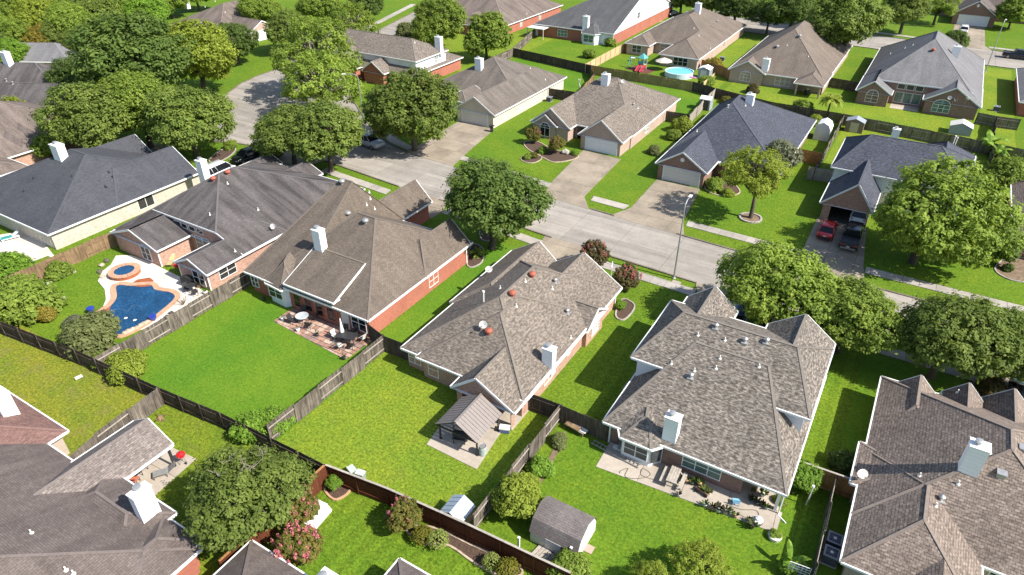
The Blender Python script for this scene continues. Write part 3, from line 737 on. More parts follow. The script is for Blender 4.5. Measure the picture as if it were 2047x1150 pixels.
# G: houses beyond, at the left edge
def rb(org, ang, x0, x1, y0, y1, z, *pit, **k):
    ca, sa = math.cos(ang), math.sin(ang)
    return dict(poly=[(org[0]+x*ca-y*sa, org[1]+x*sa+y*ca) for x, y in ((x0,y0),(x1,y0),(x1,y1),(x0,y1))], z=z, pit=list(pit), **k)
G1 = House('brick_house', 'grey purple roofed house with red brick gable end at the left edge', [
    rb((-117.5,55.9), R(29), -32, 0, 0, 9.5, 2.3, .5, None, .5, .5), rb((-117.5,55.9), R(29), -30, -5, 6, 20, 2.3, .5, .45, .5, .5)], RF['E'], 'bk_mix')
G1.chimney(18, 128, 2.0, 1.6, 1.0)
for p in ((13,162),(26,168)): G1.vent(*p, 'hood')
G2 = House('brick_house', 'weathered brown roofed house with red brick corner beside the charcoal roof', [
    Bk(-128,-98.5,27,39.2,2.2,.42,.42,.42,.42), Bk(-126,-104,34,54,2.2,.42,.42,.5,.42)], RF['G'], 'bk_mix')
G2.win('+u', -98.86, 34.4, 1.25, 3.6, 1.2, 4, 2, 'g_mid')
b = MB()
for k, (px, py) in enumerate(((35,252),(8,268))):
    u, v, z = G2.hit(px, py); u2, v2, z2 = G2.hit(px+38, py+22); w = Vector((-.72,.6,0))*.75
    b.poly([(u-w.x-G2.o[0],v-w.y-G2.o[1],G2.z(u-w.x,v-w.y)+.03),(u2-w.x-G2.o[0],v2-w.y-G2.o[1],G2.z(u2-w.x,v2-w.y)+.03),(u2+w.x-G2.o[0],v2+w.y-G2.o[1],G2.z(u2+w.x,v2+w.y)+.03),(u+w.x-G2.o[0],v+w.y-G2.o[1],G2.z(u+w.x,v+w.y)+.03)], [(0,0),(5,0),(5,1.5),(0,1.5)])
b.build('roof_patch', RF['U'], G2.root)
G3 = House('house', 'house with pale grey roof and cluttered porch half hidden behind the big oaks', [rb((-146,70.5), R(29), -18, 2, 0, 11, 2.3, .42, .42, .42, .42)], RF['N'], 'bk_tan')
# H: top left houses round the cul-de-sac
H_ = House('brick_house', 'brown roofed house with white garage door at the end of the cul-de-sac', [
    Bk(-157,-139,103,126,2.3,.42,.45,.42,.45), Bk(-147,-133.4,106.6,114.6,2.3,.5,None,.5,'in')], RF['G'], 'bk_pink')
H_.garage('+u', -133.58, 110.6, 4.9, 2.1, 'gdoorw'); H_.chimney(373, 10, 1.8, 1.5, 1.0)
for p in ((410,14),(430,3),(450,25)): H_.vent(*p)
HS = House('brick_house', 'brown roofed house carrying dark solar panels among the oaks', [
    Bk(-178,-161,92.5,103,2.3,.48,.48,.48,.48), Bk(-166,-158.4,95,102,2.3,.5,None,.5,'in')], RF['G'], 'bk_pink')
b = MB(); b2 = MB()
for k in range(5):
    u0, u1 = -173.5+k*1.75, -171.85+k*1.75
    for (v0, v1) in ((93.6,95.2),(95.3,96.9)):
        m = MB(); m.poly([(u0-HS.o[0],v0-HS.o[1],2.3+.48*(v0-92.5)+.1),(u1-HS.o[0],v0-HS.o[1],2.3+.48*(v0-92.5)+.1),(u1-HS.o[0],v1-HS.o[1],2.3+.48*(v1-92.5)+.1),(u0-HS.o[0],v1-HS.o[1],2.3+.48*(v1-92.5)+.1)])
        m.build('solar_panel', M['g_dark'], HS.root)
# I: white-sided two-storey house
I_ = House('brick_house', 'two storey house with white siding end and red brick wing beyond the lamp post', [
    Bk(-103,-80.2,98.2,114.4,2.3,.5,.42,.5,.5), Bk(-104.5,-80.6,99.8,110,4.6,.5,.55,.5,None, wm='siding'), Bk(-100,-92.6,96.6,104,2.4,None,.85,'in',.85), Bk(-91.5,-86,96.8,104,2.3,None,.7,'in',.7)], RF['K'], 'bk_red')
I_.chimney(878, 100, 2.4, 1.3, .9); I_.win('+u', -80.92, 106.5, 3.5, 1.0, 1.2, 2, 2, 'g_light')
I_.win('-v', 96.9, -96.3, 1.3, 2.2, 1.7, 2, 2, 'g_dark'); I_.vent(829, 86)
# J: cream brick house with garage
J_ = House('brick_house', 'cream brick house with grey garage door behind the round oak', [
    Bk(-63.8,-56.1,88,112,2.25,None,.62,.6,.62), Bk(-74.5,-56.15,96,113,2.25,.5,.4,.5,.5), Bk(-68,-63.5,91,97,2.2,.5,.5,None,.5)], RF['J'], 'bk_cream')
J_.garage('-v', 88.2, -60.0, 4.9, 2.0); J_.win('+u', -56.5, 101.5, 1.25, 1.0, 1.1, 2, 2, 'g_light'); J_.win('+u', -56.5, 96.2, 1.25, 1.0, 1.1, 2, 2, 'g_light')
J_.chimney(958, 138, 1.8, 1.3, .9); J_.vent(1060, 137); J_.vent(1090,160)
# K: taupe roof, pink-tan brick, arched window
K_ = House('brick_house', 'pink tan brick house with arched front window and flower beds', [
    Bk(-50,-33.95,91,111.5,2.25,.47,.66,.47,.78), Bk(-41.2,-34.1,87.5,102,2.25,None,.78,'in',.78), Bk(-50.05,-43.2,88.8,102,2.25,None,.76,'in',.76), Bk(-49.4,-45.3,88.5,92,2.25,None,.76,'in',.76)], RF['K'], 'bk_pink')
K_.garage('-v', 87.7, -37.5, 4.9, 2.0, 'gdoorw'); K_.win('-v', 88.7, -47.4, 1.05, 1.6, 1.3, 2, 1, 'g_dark', arch=1.0); K_.win('+u', -34.33, 97.6, 1.25, 1.5, 1.2, 2, 2, 'g_light')
b = MB(); b.box(-.5,.5,-.05,0,0,2.0); K_.part('front_door', b, 'g_dark', (-42.6,91.3,0))
K_.chimney(1210, 168, 1.5, 1.2, .9); K_.vent(1266, 212, 'hood'); K_.vent(1275,217)
# L: blue-black roof, red brick
L_ = House('brick_house', 'dark red brick house with blue black roof and white garage door', [
    Bk(-27.4,-12.2,88,112,2.25,.5,.5,.5,.95), Bk(-27.45,-20.4,83.1,98,2.25,None,.64,'in',.64), Bk(-20.8,-12.25,90,101,2.25,.62,.5,None,.62), Bk(-20,-15.5,87.3,95,2.25,None,.62,'in',.62)], RF['L'], 'bk_brown')
L_.garage('-v', 83.3, -23.8, 4.9, 2.0, 'gdoor'); L_.chimney(1498, 207, 1.3, 1.1, .9)
b = MB(); b.lathe([(.28,-.04),(.28,.0)], 14); o = L_.part('gable_vent', b, 'white', (-23.9,83.22,3.35)); o.rotation_euler = (R(90),0,0)
b = MB(); b.box(-.8,.8,-.05,0,.3,2.0); L_.part('front_window', b, 'g_mid', (-17.8,87.4,0))
L_.vent(1393,263); L_.vent(1455,215,'hood'); L_.vent(1490,212)
# M: blue-grey roof, open garage
M_ = House('brick_house', 'blue grey roofed house with open garage and steep brick gable', [
    Bk(-6.6,8.7,88.7,100.8,4.2,.48,.7,.48,.9, wm='siding'), Bk(-6.25,-.4,82.0,90.5,2.2,None,1.35,None,.9, noedge=(2,), open={0:[(.9,5.2,2.0)]}), Bk(1.5,9.3,93,108,2.3,.6,.7,.6,.7, wm='siding')], RF['L'], 'bk_mix')
sl_ = MB(); sl_.box(-2.55,2.55,0,6.2,0,.06); M_.part('garage_floor', sl_, 'joint', (-3.3,82.3,0))
M_.wallstrip(-5.8,88.6,-.8,88.6,0,2.4,'stucco')
for k in range(5):
    b = MB(); b.box(-.3,.3,-.25,.25,0,.5+.2*(k%3)); b.box(-.2,.22,-.2,.2,.5+.2*(k%3),.9+.2*(k%3)); M_.part('storage_box', b, ('joint','offwhite','metal','dark','stucco')[k], (-5.3+k*.6,88.0-.2*(k%2),.06), .2*k)
M_.win('-v', 89.07, 4.0, 3.2, 1.4, 1.1, 2, 2, 'g_mid'); M_.chimney(1790, 268, .7, 1.0, .8)
for p in ((1905,288),(1909,290)): M_.vent(*p, 'tall')
# N: mid-grey roof with twin arched gables
N_ = House('brick_house', 'large grey roofed house with twin arched gable windows and shaded patio between', [
    dict(poly=[(-9.2,134.8),(9.6,134.8),(9.6,166),(-9.2,166)], z=2.3, pit=[(.52,3.75),.74,.52,.74]), Bk(-9.25,-3.6,131.6,142,2.3,None,.62,'in',.75), Bk(1.2,9.65,131.8,144,2.3,None,.62,'in',.62)], RF['N'], 'bk_brown')
N_.win('-v', 131.82, -6.5, 1.15, 1.9, 1.15, 2, 2, 'g_green', arch=1.0); N_.win('-v', 132.02, 4.1, 1.15, 2.5, 1.2, 3, 2, 'g_green', arch=.7)
for u in (-2.6,-1.2,.2): N_.win('-v', 135.0, u, 3.05, 1.1, .8, 1, 1, 'g_mid'); N_.win('-v', 135.0, u, 1.2, 1.2, 1.7, 1, 1, 'g_green')
N_.chimney(1908, 112, 1.6, 1.2, .9); N_.vent(1865,103,'red'); N_.vent(1809,97); N_.vent(1825,91); N_.vent(1780,108)
# O, P, Q, R, S, T
O_ = House('brick_house', 'warm brown hip roofed house with white chimney and arched rear window', [
    Bk(-32,-14.6,133.6,165,2.3,.62,.72,.5,.72), Bk(-32.05,-25.2,133.2,143,2.3,None,.58,'in',.58), Bk(-19.4,-14.4,130.4,140,2.3,.5,.5,.5,.5, open={0:[(.3,3.9,1.95)],1:[(.3,2.6,1.95)]}), Bk(-22,-16.5,160,168.5,2.3,'in',.5,None,.5)], RF['O'], 'bk_pink')
O_.win('-v', 133.42, -28.7, 1.1, 1.9, 1.2, 3, 2, 'g_dark', arch=.6); O_.win('-v', 134, -22, 1.25, 2.6, 1.5, 3, 2, 'g_dark')
O_.chimney(1529, 140, 2.0, 1.2, .9); O_.vent(1553,96,'turb'); O_.vent(1598,75,'turb'); O_.vent(1616,114); O_.vent(1573,92)
P_ = House('brick_house', 'tan brick house with brown roof behind the playground and round pool', [
    Bk(-57,-39.1,146,173,2.3,.5,.52,.5,.5), Bk(-47.5,-39,137,160,2.3,.6,.6,.6,.6), Bk(-57,-51.4,142,152,2.3,.5,.5,.5,.5)], RF['O'], 'bk_pink')
P_.win('-v', 142.4, -54.3, 1.25, 2.0, 1.4, 2, 2, 'g_mid'); P_.win('-v', 146.4, -49.4, 1.3, 2.2, 1.3, 2, 2, 'g_green', arch=.35); P_.win('-v', 137.38, -42.8, 1.25, 2.9, 1.5, 3, 2, 'g_dark'); P_.win('+u', -39.4, 156, 1.3, .6, .9, 1, 2)
P_.chimney(1394, 25, 1.9, 1.3, .9); P_.vent(1387,58); P_.vent(1434,45,'hood'); P_.vent(1420,97); P_.vent(1397,72)
Q_ = House('brick_house', 'slate grey roofed house with white siding gable and red brick base', [
    Bk(-82,-61.6,146.5,186,2.7,.36,None,.36,.5, wm='siding'), dict(poly=[(-69.6,147),(-68.7,145),(-65.5,145),(-64.5,147),(-64.5,149),(-69.6,149)], z=2.4, pit=[.6,.6,.6,.6,None,None], wm='siding', ov=.2, noedge=(4,5), nowall=(4,))], RF['Q'], 'bk_red')
Q_.wallstrip(-61.76,147,-61.76,185,0,2.4,'bk_red'); Q_.wallstrip(-81,146.84,-69.7,146.84,0,2.4,'bk_red')
Q_.win('-v', 146.72, -74.5, 1.35, 2.4, 1.4, 3, 2, 'g_green'); Q_.win('-v', 145.2, -67.1, 1.3, 2.4, 1.4, 2, 2, 'g_green'); Q_.win('+u', -61.7, 161, 4.2, 1.2, 1.3, 2, 2, 'g_mid')
Q_.chimney(1171, 57, 2.6, 1.3, 1.0)
b = MB(); b.box(-2.2,2.2,-3.2,.2,2.2,2.35); [b.box(x-.06,x+.06,-3.1,-2.98,0,2.2) for x in (-2.1,2.1)]; Q_.part('patio_cover', b, 'offwhite', (-80.2,147.0,0))
R_ = House('brick_house', 'brown roofed red brick house beside the slate grey roof at the top', [
    Bk(-113,-87.5,142.5,172,2.3,.45,.48,.45,.45), Bk(-101,-93,139,150,2.3,.45,.45,.45,.45)], RF['G'], 'bk_red')
R_.win('+u', -87.87, 150.5, 1.3, 1.0, 1.1, 2, 2, 'g_light'); R_.win('+u', -87.87, 160, 1.3, 1.0, 1.1, 2, 2, 'g_light'); R_.vent(1053,28)
S_ = House('brick_house', 'dark red brick house with blue white garage door across the far street', [
    Bk(2.0,11.9,212,232,2.5,None,.68,None,.68), Bk(-1,27,221,240,2.5,.5,.5,.5,.5)], RF['U'], 'bk_brown')
S_.garage('-v', 212.2, 6.9, 6.4, 2.3, 'gdoorw')
b = MB(); b.box(-.25,.25,-.05,0,0,.6); S_.part('gable_vent', b, 'white', (6.95,212.15,4.4))
T_ = House('brick_house', 'brick house cut by the right edge beyond the grey roofed house', [Bk(15,34,138.5,162,2.3,.5,.5,.5,.5)], RF['N'], 'bk_red')
T2 = House('brick_house', 'brown tiled roof house cut by the right edge beside the bright green tree', [Bk(13.4,30,83.5,101,2.3,.5,.5,.5,.6)], RF['D'], 'bk_red')
T2.win('-v', 83.9, 15, 1.2, 1.2, 1.2)
# U: bottom left house with the covered patio
U_ = House('brick_house', 'brown roofed house with wide white chimney in the bottom left corner', [
    Bk(-60,-29.5,-14,12.4,2.2,.4,.45,.42,.4), Bk(-40,-33,9.5,13.25,2.3,.42,.42,.42,.42), Bk(-33.5,-29.9,8,12.75,2.25,.4,.6,.6,.5)], RF['U'], 'bk_red')
U_.chimney(None, None, 2.15, .62, 1.2, pos=(-34.0,12.2))
for p in ((63,1066),(132,1140),(147,1147)): U_.vent(*p)
UP = House('patio_cover', 'long shingled patio cover on posts over the red kettle grill patio', [Bk(-42.9,-38.4,9.0,17.0,2.25,None,.6,None,.6, walls=False)], RF['U2'], 'bk_red', cat='patio cover')
for v in (13.4,16.7):
    for u in (-42.5,-38.7): b = MB(); b.box(-.08,.08,-.08,.08,0,2.1); UP.part('post', b, 'dark', (u, v, 0))
V_ = House('house', 'reddish roofed house with tan walls and white chimney at the left edge', [Bk(-66,-46.2,-10,13.9,2.2,.5,.5,.5,.5)], RF['V'], 'stucco')
V_.chimney(None, None, 1.9, 1.6, 1.0, pos=(-51.0,12.4))
X_ = House('house', 'grey brown roofed house peeking in at the bottom edge with its chimney', [Bk(-27.3,-14,-2,14.35,2.2,.45,.45,.45,.45), Bk(-18.7,-11,2,18.05,2.2,None,.45,.45,.45)], RF['U'], 'bk_red')
X_.chimney(None, None, 1.5, 1.0, 1.0, pos=(-20.6,14.1))
# ================================================================ fences
M['w_grey'] = wood('fence_weathered_grey', (.165, .138, .114), .7, .8)
M['w_dark'] = wood('fence_dark_brown', (.095, .074, .058), .6, .6)
M['w_red'] = wood('fence_red_stain', (.115, .036, .017), .25, .3)
M['w_orange'] = wood('fence_orange_cedar', (.38, .19, .075), .35, .35)
M['w_tan'] = wood('fence_new_pine', (.52, .38, .215), .2, .25)
M['w_olive'] = wood('fence_olive_pine', (.30, .235, .10), .25, .3)
M['w_brown'] = wood('fence_stained_brown', (.235, .155, .088), .5, .5)
M['w_rail'] = wood('fence_rail', (.36, .32, .27), .3, .3)
PAN = {}
def picket_mesh(L, h, var):
    key = (round(L, 2), h, var)
    if key in PAN: return PAN[key]
    rnd = random.Random(hash((key[0], h, var)) & 9999); b = MB(); n = max(2, round(L/.145)); w = L/n
    for i in range(n):
        z = h+rnd.uniform(-.018, .018); y = rnd.uniform(-.004, .004); x = -L/2+i*w
        b.box(x+.004, x+w-.004, y-.009, y+.009, .03, z)
    PAN[key] = b; return b
PM = {}
def fence(name, label, pts, mat, h=1.83, alt=True, side=1, rails=True, cap=None):
    """board fence: bays between posts, every other bay showing its rails (good-neighbour style)"""
    c = pts[0]; root = thing(name, label, 'fence', (c[0], c[1], 0)); m = M[mat]; k = 0
    PMk = lambda key, f: PM.setdefault(key, f())
    for a, b2 in zip(pts, pts[1:]):
        L = math.hypot(b2[0]-a[0], b2[1]-a[1]); ang = math.atan2(b2[1]-a[1], b2[0]-a[0]); n = max(1, round(L/2.44)); w = L/n
        for i in range(n):
            x, y = a[0]+(b2[0]-a[0])*(i+.5)/n-c[0], a[1]+(b2[1]-a[1])*(i+.5)/n-c[1]
            s = side*(1 if (not alt or k % 2 == 0) else -1); k += 1
            off = -.055*s
            key = ('p', round(w, 2), h, k % 3, mat)
            if key not in PM: PM[key] = picket_mesh(w, h, k % 3).mesh('picket_panel', m)
            o = link('picket_panel', PM[key], root, (x-math.sin(ang)*off, y+math.cos(ang)*off, 0), ang); o['kind'] = 'stuff'
            if rails:
                for z in (.35, h-.42):
                    key = ('r', round(w, 2), mat)
                    if key not in PM:
                        b = MB(); b.box(-w/2, w/2, -.02, .02, 0, .09); PM[key] = b.mesh('rail', M['w_rail'] if mat == 'w_grey' else m)
                    link('rail', PM[key], root, (x, y, z), ang)
            if cap:
                key = ('c', round(w, 2), cap)
                if key not in PM:
                    b = MB(); b.box(-w/2-.01, w/2+.01, -.075, .075, 0, .04); PM[key] = b.mesh('cap_rail', M[cap])
                link('cap_rail', PM[key], root, (x, y, h+.02), ang)
            key = ('post', mat, h)
            if key not in PM:
                b = MB(); b.box(-.045, .045, -.045, .045, 0, h+.03); PM[key] = b.mesh('post', m)
            link('post', PM[key], root, (a[0]+(b2[0]-a[0])*i/n-c[0], a[1]+(b2[1]-a[1])*i/n-c[1], 0), ang)
    link('post', PM[('post', mat, h)], root, (pts[-1][0]-c[0], pts[-1][1]-c[1], 0), 0)
    return root
fence('board_fence', 'grey weathered fence with alternating bays between the swimming pool and the green lawn', [(-53.1,20.0),(-53.25,36.4)], 'w_grey', side=-1)
fence('board_fence', 'dark fence running from the left edge behind the pool yard and square lawn', [(-72,18.4),(-65.7,18.75),(-55.8,19.85),(-45.2,20.5),(-38.7,21.1),(-28.05,21.4)], 'w_dark', 1.75, alt=False, side=-1)
fence('board_fence', 'grey fence between the big green lawn and the yellowish gazebo lawn', [(-34.5,22.0),(-34.3,35.0)], 'w_grey', side=-1)
fence('board_fence', 'short dark fence with a brace closing the side yard below the tan shingle roof', [(-34.25,35.05),(-31.6,35.1)], 'w_dark', side=1, alt=False)
fence('board_fence', 'short dark fence beside the orange brick corner and flagstone patio', [(-36.6,35.7),(-34.4,35.1)], 'w_dark', side=1, alt=False)
fence('board_fence', 'grey fence along the shingled patio cover and the reddish roofed house', [(-45.25,20.4),(-44.65,14.9),(-43.6,10.2)], 'w_grey', side=-1)
fence('board_fence', 'short grey fence stub between the reddish house and the patio cover', [(-45.7,10.1),(-43.7,10.2)], 'w_grey', alt=False)
fence('board_fence', 'orange red stained fence beside the big tree with pink crape myrtles', [(-28.05,21.3),(-28.1,12.5)], 'w_red', side=-1, alt=False, cap='w_orange')
fence('board_fence', 'long dark red stained fence with pale cap behind the clipped round bushes', [(-28.0,21.4),(-23.06,22.0),(-16.8,22.4),(-9.6,22.7)], 'w_red', side=-1, alt=False, cap='w_rail')
fence('board_fence', 'weathered grey fence between the gazebo lawn and the barn shed lawn', [(-16.85,23.2),(-16.8,35.2)], 'w_grey', side=-1)
fence('board_fence', 'short grey fence from the brick house to the post corner by the gazebo', [(-19.5,35.1),(-16.85,35.2)], 'w_dark', alt=False, side=-1)
fence('board_fence', 'dark fence with a junk bench against it beside the bay window house', [(-16.7,35.25),(-12.8,35.2)], 'w_dark', alt=False, side=1)
fence('board_fence', 'thin grey fence seen end on along the air conditioner yard', [(2.72,38.8),(2.85,31),(2.6,24)], 'w_grey')
fence('board_fence', 'orange cedar gate fence between the two houses at lower right', [(-.2,38.75),(4.0,38.9)], 'w_orange', cap='w_rail', alt=False, side=-1)
fence('board_fence', 'stained brown fence between the cream brick house and the pool garden', [at(20,588), at(56,571), at(215,499), (-72.3,36.6)], 'w_brown', side=-1)
fence('board_fence', 'dark picket fence behind the shaded lawns of the cream and tan brick houses', [(-76.3,127.4),(-66,125.6),(-56.4,123.8)], 'w_dark', side=-1, alt=False)
fence('board_fence', 'olive new pine fence in front of the playground and round pool', [(-56.4,123.8),(-46,123.6),(-35.6,123.4)], 'w_olive', side=-1)
fence('board_fence', 'dark grey fence behind the blue black roof', [(-35.6,123.4),(-30.9,121.6),(-20.5,118.8),(-9,118.6)], 'w_dark', side=-1, alt=False)
fence('board_fence', 'long dark weathered fence behind the blue grey roof', [(-9,118.6),(1,117.6),(11.4,116.2),(16,115.6),(28,115)], 'w_grey', side=-1)
fence('board_fence', 'bright new pine fence between the slate roofed house and the playground yard', [(-57.6,124),(-57.7,134),(-57.6,143.5)], 'w_tan', side=-1, alt=False)
fence('board_fence', 'orange cedar fence panel left of the brown roofed playground house', [(-57.6,143.5),(-56.4,143.5)], 'w_orange', alt=False)
fence('board_fence', 'pale pine fence beside the small grey shed and round pool', [(-33.8,124),(-33.9,131)], 'w_tan', alt=False, side=-1)
fence('board_fence', 'orange cedar fence between the two brown roofed houses', [(-38.9,139),(-33.5,136),(-31.6,134)], 'w_orange', alt=False, side=-1)
fence('board_fence', 'grey fence between the blue black roof and the blue grey roof', [(-8.8,93.5),(-9,118.5)], 'w_grey', side=-1)
fence('board_fence', 'grey plank fence joining the blue grey house near the open garage', [(-9.6,93.4),(-6.6,93.8)], 'w_rail', alt=False, side=-1)
fence('board_fence', 'rust orange fence by the grey green tree beside the blue black roof', [(-12.3,99.5),(-8.9,99.3)], 'w_orange', alt=False, side=-1)
fence('board_fence', 'short grey fence beside the brick house at the far right lawn', [(9.4,130.5),(12,130),(15.2,130.2)], 'w_grey', alt=False, side=-1)
fence('board_fence', 'grey fence running between the right hand back gardens past the banana plants', [(12,130),(11.6,116.5),(11.5,100)], 'w_dark', side=-1)
fence('board_fence', 'dark fence beside the taupe roof closing its back garden', [(-34,105.3),(-30.4,105.6)], 'w_dark', alt=False, side=-1)
fence('board_fence', 'pale grey fence between the taupe roof lawn and the white shed', [(-30.2,105.6),(-30.9,121.6)], 'w_rail', side=1)
fence('board_fence', 'dark brown fence between the cream brick and the tan brick houses', [(-56.2,106.3),(-50.4,106.8)], 'w_dark', alt=False, side=-1)
fence('board_fence', 'brown fence along the tan brick house back lawn', [(-50.8,106.8),(-53.1,118.4),(-56.4,123.8)], 'w_brown', side=-1)
fence('board_fence', 'grey fence behind the white sided two storey house', [(-76,113.5),(-76.3,127.4)], 'w_grey', side=-1)
fence('board_fence', 'grey fence between the brown roof and slate roof gardens at the top', [(-76.3,127.4),(-81.6,146.3)], 'w_grey', side=-1)
fence('board_fence', 'brown fence near the warm brown roof and the grey roof', [(-14.6,139),(-9.4,138.6)], 'w_dark', alt=False, side=-1)
fence('board_fence', 'tan fence between the solar panel house and the cul-de-sac house', [(-158.5,101),(-156.5,112),(-158,122)], 'w_orange', alt=False)
# ================================================================ trees and plants
M['bark'] = wood('bark', (.105, .085, .066), .4, .4); M['bark_pale'] = wood('bark_pale', (.24, .205, .165), .3, .3)
LF = {'oak': leaf('leaf_oak', (0.142, 0.196, 0.039), (0.266, 0.322, 0.072)), 'dark': leaf('leaf_dark', (0.096, 0.151, 0.032), (0.190, 0.250, 0.059)),
      'mid': leaf('leaf_mid', (0.181, 0.255, 0.039), (0.331, 0.403, 0.074)), 'lime': leaf('leaf_lime', (0.218, 0.271, 0.034), (0.356, 0.416, 0.073)),
      'bright': leaf('leaf_bright', (0.156, 0.271, 0.032), (0.297, 0.422, 0.066)), 'olive': leaf('leaf_olive', (0.165, 0.191, 0.066), (0.284, 0.310, 0.132)),
      'yellow': leaf('leaf_yellow', (.25, .21, .035), (.37, .30, .06)), 'rust': leaf('leaf_rust', (.100, .095, .034), (.22, .11, .06)),
      'bronze': leaf('leaf_bronze', (.14, .15, .03), (.30, .20, .06)), 'grey': leaf('leaf_grey', (.15, .165, .10), (.29, .30, .21)),
      'variegated': leaf('leaf_variegated', (.28, .34, .08), (.46, .50, .2)), 'clip': leaf('leaf_clipped', (.20, .20, .028), (.27, .26, .04)),
      'pink': leaf('petal_pink', (.42, .12, .14), (.52, .22, .22), .2), 'rose': leaf('petal_rose', (.36, .12, .11), (.5, .18, .16), .2), 'white': leaf('petal_white', (.6, .58, .55), (.75, .73, .7), .2)}
def leafcloud(name, cen, nor, ls, rs, tint, asp=.62):
    n = len(cen)
    r = rs.normal(size=(n, 3)); t = np.cross(nor, r); t /= np.linalg.norm(t, axis=1)[:, None]+1e-9; b = np.cross(nor, t)
    sz = (ls*rs.uniform(.7, 1.3, n))[:, None]
    A = t*sz; B = b*sz*asp
    V = np.stack([cen-A, cen+B*.9+nor*sz*.12, cen+A, cen-B*.9+nor*sz*.12], 1).reshape(-1, 3)
    F = np.arange(4*n).reshape(n, 4)
    me = bpy.data.meshes.new(name); me.from_pydata(V.tolist(), [], F.tolist())
    a = me.attributes.new('tint', 'FLOAT', 'FACE'); a.data.foreach_set('value', np.clip(tint, 0, 1).astype(np.float32))
    me.materials.append(LF['oak']); me.update(); return me
def lobes(seed, n, sq, spread=.58, lr=.46, zc=1.1):
    rs = np.random.RandomState(seed); L = [((0, 0, zc+.12), .58)]
    for k in range(n):
        a = 2*math.pi*(k+rs.uniform(-.25, .25))/n; d = spread*rs.uniform(.8, 1.12)
        d *= rs.uniform(.78, 1.2); L.append(((d*math.cos(a), d*math.sin(a), zc+rs.uniform(-.34, .16)*sq), lr*rs.uniform(.68, 1.22)))
    for k in range(max(2, n//2)):
        a = rs.uniform(0, 6.28); d = .35; L.append(((d*math.cos(a), d*math.sin(a), zc+.38*sq*rs.uniform(.6, 1.2)), .36*rs.uniform(.8, 1.1)))
    return L
def crown(seed, nl=7, sq=.72, ncl=300, nlf=52, ls=.05, cr=.115, gap=.15, under=.55, zc=1.1, spread=.58, lr=.46, up=.85, sep=1.28):
    rs = np.random.RandomState(seed+100); L = lobes(seed, nl, sq, spread, lr, zc); C = np.array([l[0] for l in L]); Rr = np.array([l[1] for l in L])
    pts = []; dirs = []; tries = 0
    while len(pts) < ncl:
        k = rs.choice(len(L), p=Rr**2/np.sum(Rr**2)); d = rs.normal(size=3); d /= np.linalg.norm(d)
        if d[2] < -.25 and rs.rand() < under: continue
        p = C[k]+d*Rr[k]*rs.uniform(.78, 1.16)*np.array([1, 1, sq])
        q = np.linalg.norm((p-C)/np.array([1, 1, sq]), axis=1)/Rr
        if (np.delete(q, k) < .62).any(): continue
        if rs.rand() < gap: continue
        tries += 1
        if pts and tries < 9000 and (np.sum((np.array(pts)-p)**2, 1) < (cr*sep)**2).any(): continue
        pts.append(p); dirs.append(d)
    pts = np.array(pts); dirs = np.array(dirs)
    rn = .94/np.percentile(np.hypot(pts[:, 0], pts[:, 1]), 95); pts[:, :2] *= rn; L = [((c_[0]*rn, c_[1]*rn, c_[2]), r_*rn) for c_, r_ in L]
    k = rs.randint(0, ncl, ncl*nlf); off = rs.normal(size=(len(k), 3))*cr*.46*np.array([1, 1, .8])*rs.uniform(.6, 1.3, ncl)[k][:, None]
    cen = pts[k]+off
    nor = off/(np.linalg.norm(off, axis=1)[:, None]+1e-9)*.7+dirs[k]*.6+np.array([0, 0, up])+rs.normal(size=off.shape)*.34
    nor /= np.linalg.norm(nor, axis=1)[:, None]+1e-9
    ct = rs.uniform(.15, .85, ncl)
    tint = ct[k]*.55+rs.uniform(0, .45, len(k))
    return leafcloud('crown', cen, nor, ls, rs, tint), L
def trunk(seed, L, r=.075, stems=1, zf=.5):
    rs = random.Random(seed); b = MB()
    if stems == 1:
        lean = (rs.uniform(-.06, .06), rs.uniform(-.06, .06)); fk = (lean[0], lean[1], zf)
        b.tube([(0,0,-.03),(0,0,.03),(lean[0]*.4,lean[1]*.4,zf*.5),fk], [r*1.45,r*1.1,r*.92,r*.85], 9)
        for (c, rr) in L:
            m = ((fk[0]+c[0])/2+rs.uniform(-.06,.06), (fk[1]+c[1])/2+rs.uniform(-.06,.06), (fk[2]+c[2])/2+.02)
            b.tube([fk, m, (c[0], c[1], c[2])], [r*.55, r*.36, r*.14], 6)
            for q in range(3):
                a = rs.uniform(0, 6.28); e = (c[0]+rr*.8*math.cos(a), c[1]+rr*.8*math.sin(a), c[2]+rs.uniform(.0,.3)*rr)
                b.tube([m, ((m[0]+e[0])/2, (m[1]+e[1])/2, (m[2]+e[2])/2+.03), e], [r*.24, r*.16, r*.05], 5)
    else:
        for k in range(stems):
            a = 2*math.pi*k/stems+rs.uniform(-.3,.3); d = rs.uniform(.3, .55)
            b.tube([(.05*math.cos(a), .05*math.sin(a), 0), (d*.35*math.cos(a), d*.35*math.sin(a), .55), (d*math.cos(a), d*math.sin(a), 1.25)], [r*.6, r*.42, r*.12], 6)
    return b.mesh('trunk', M['bark'], True)
VAR = {}
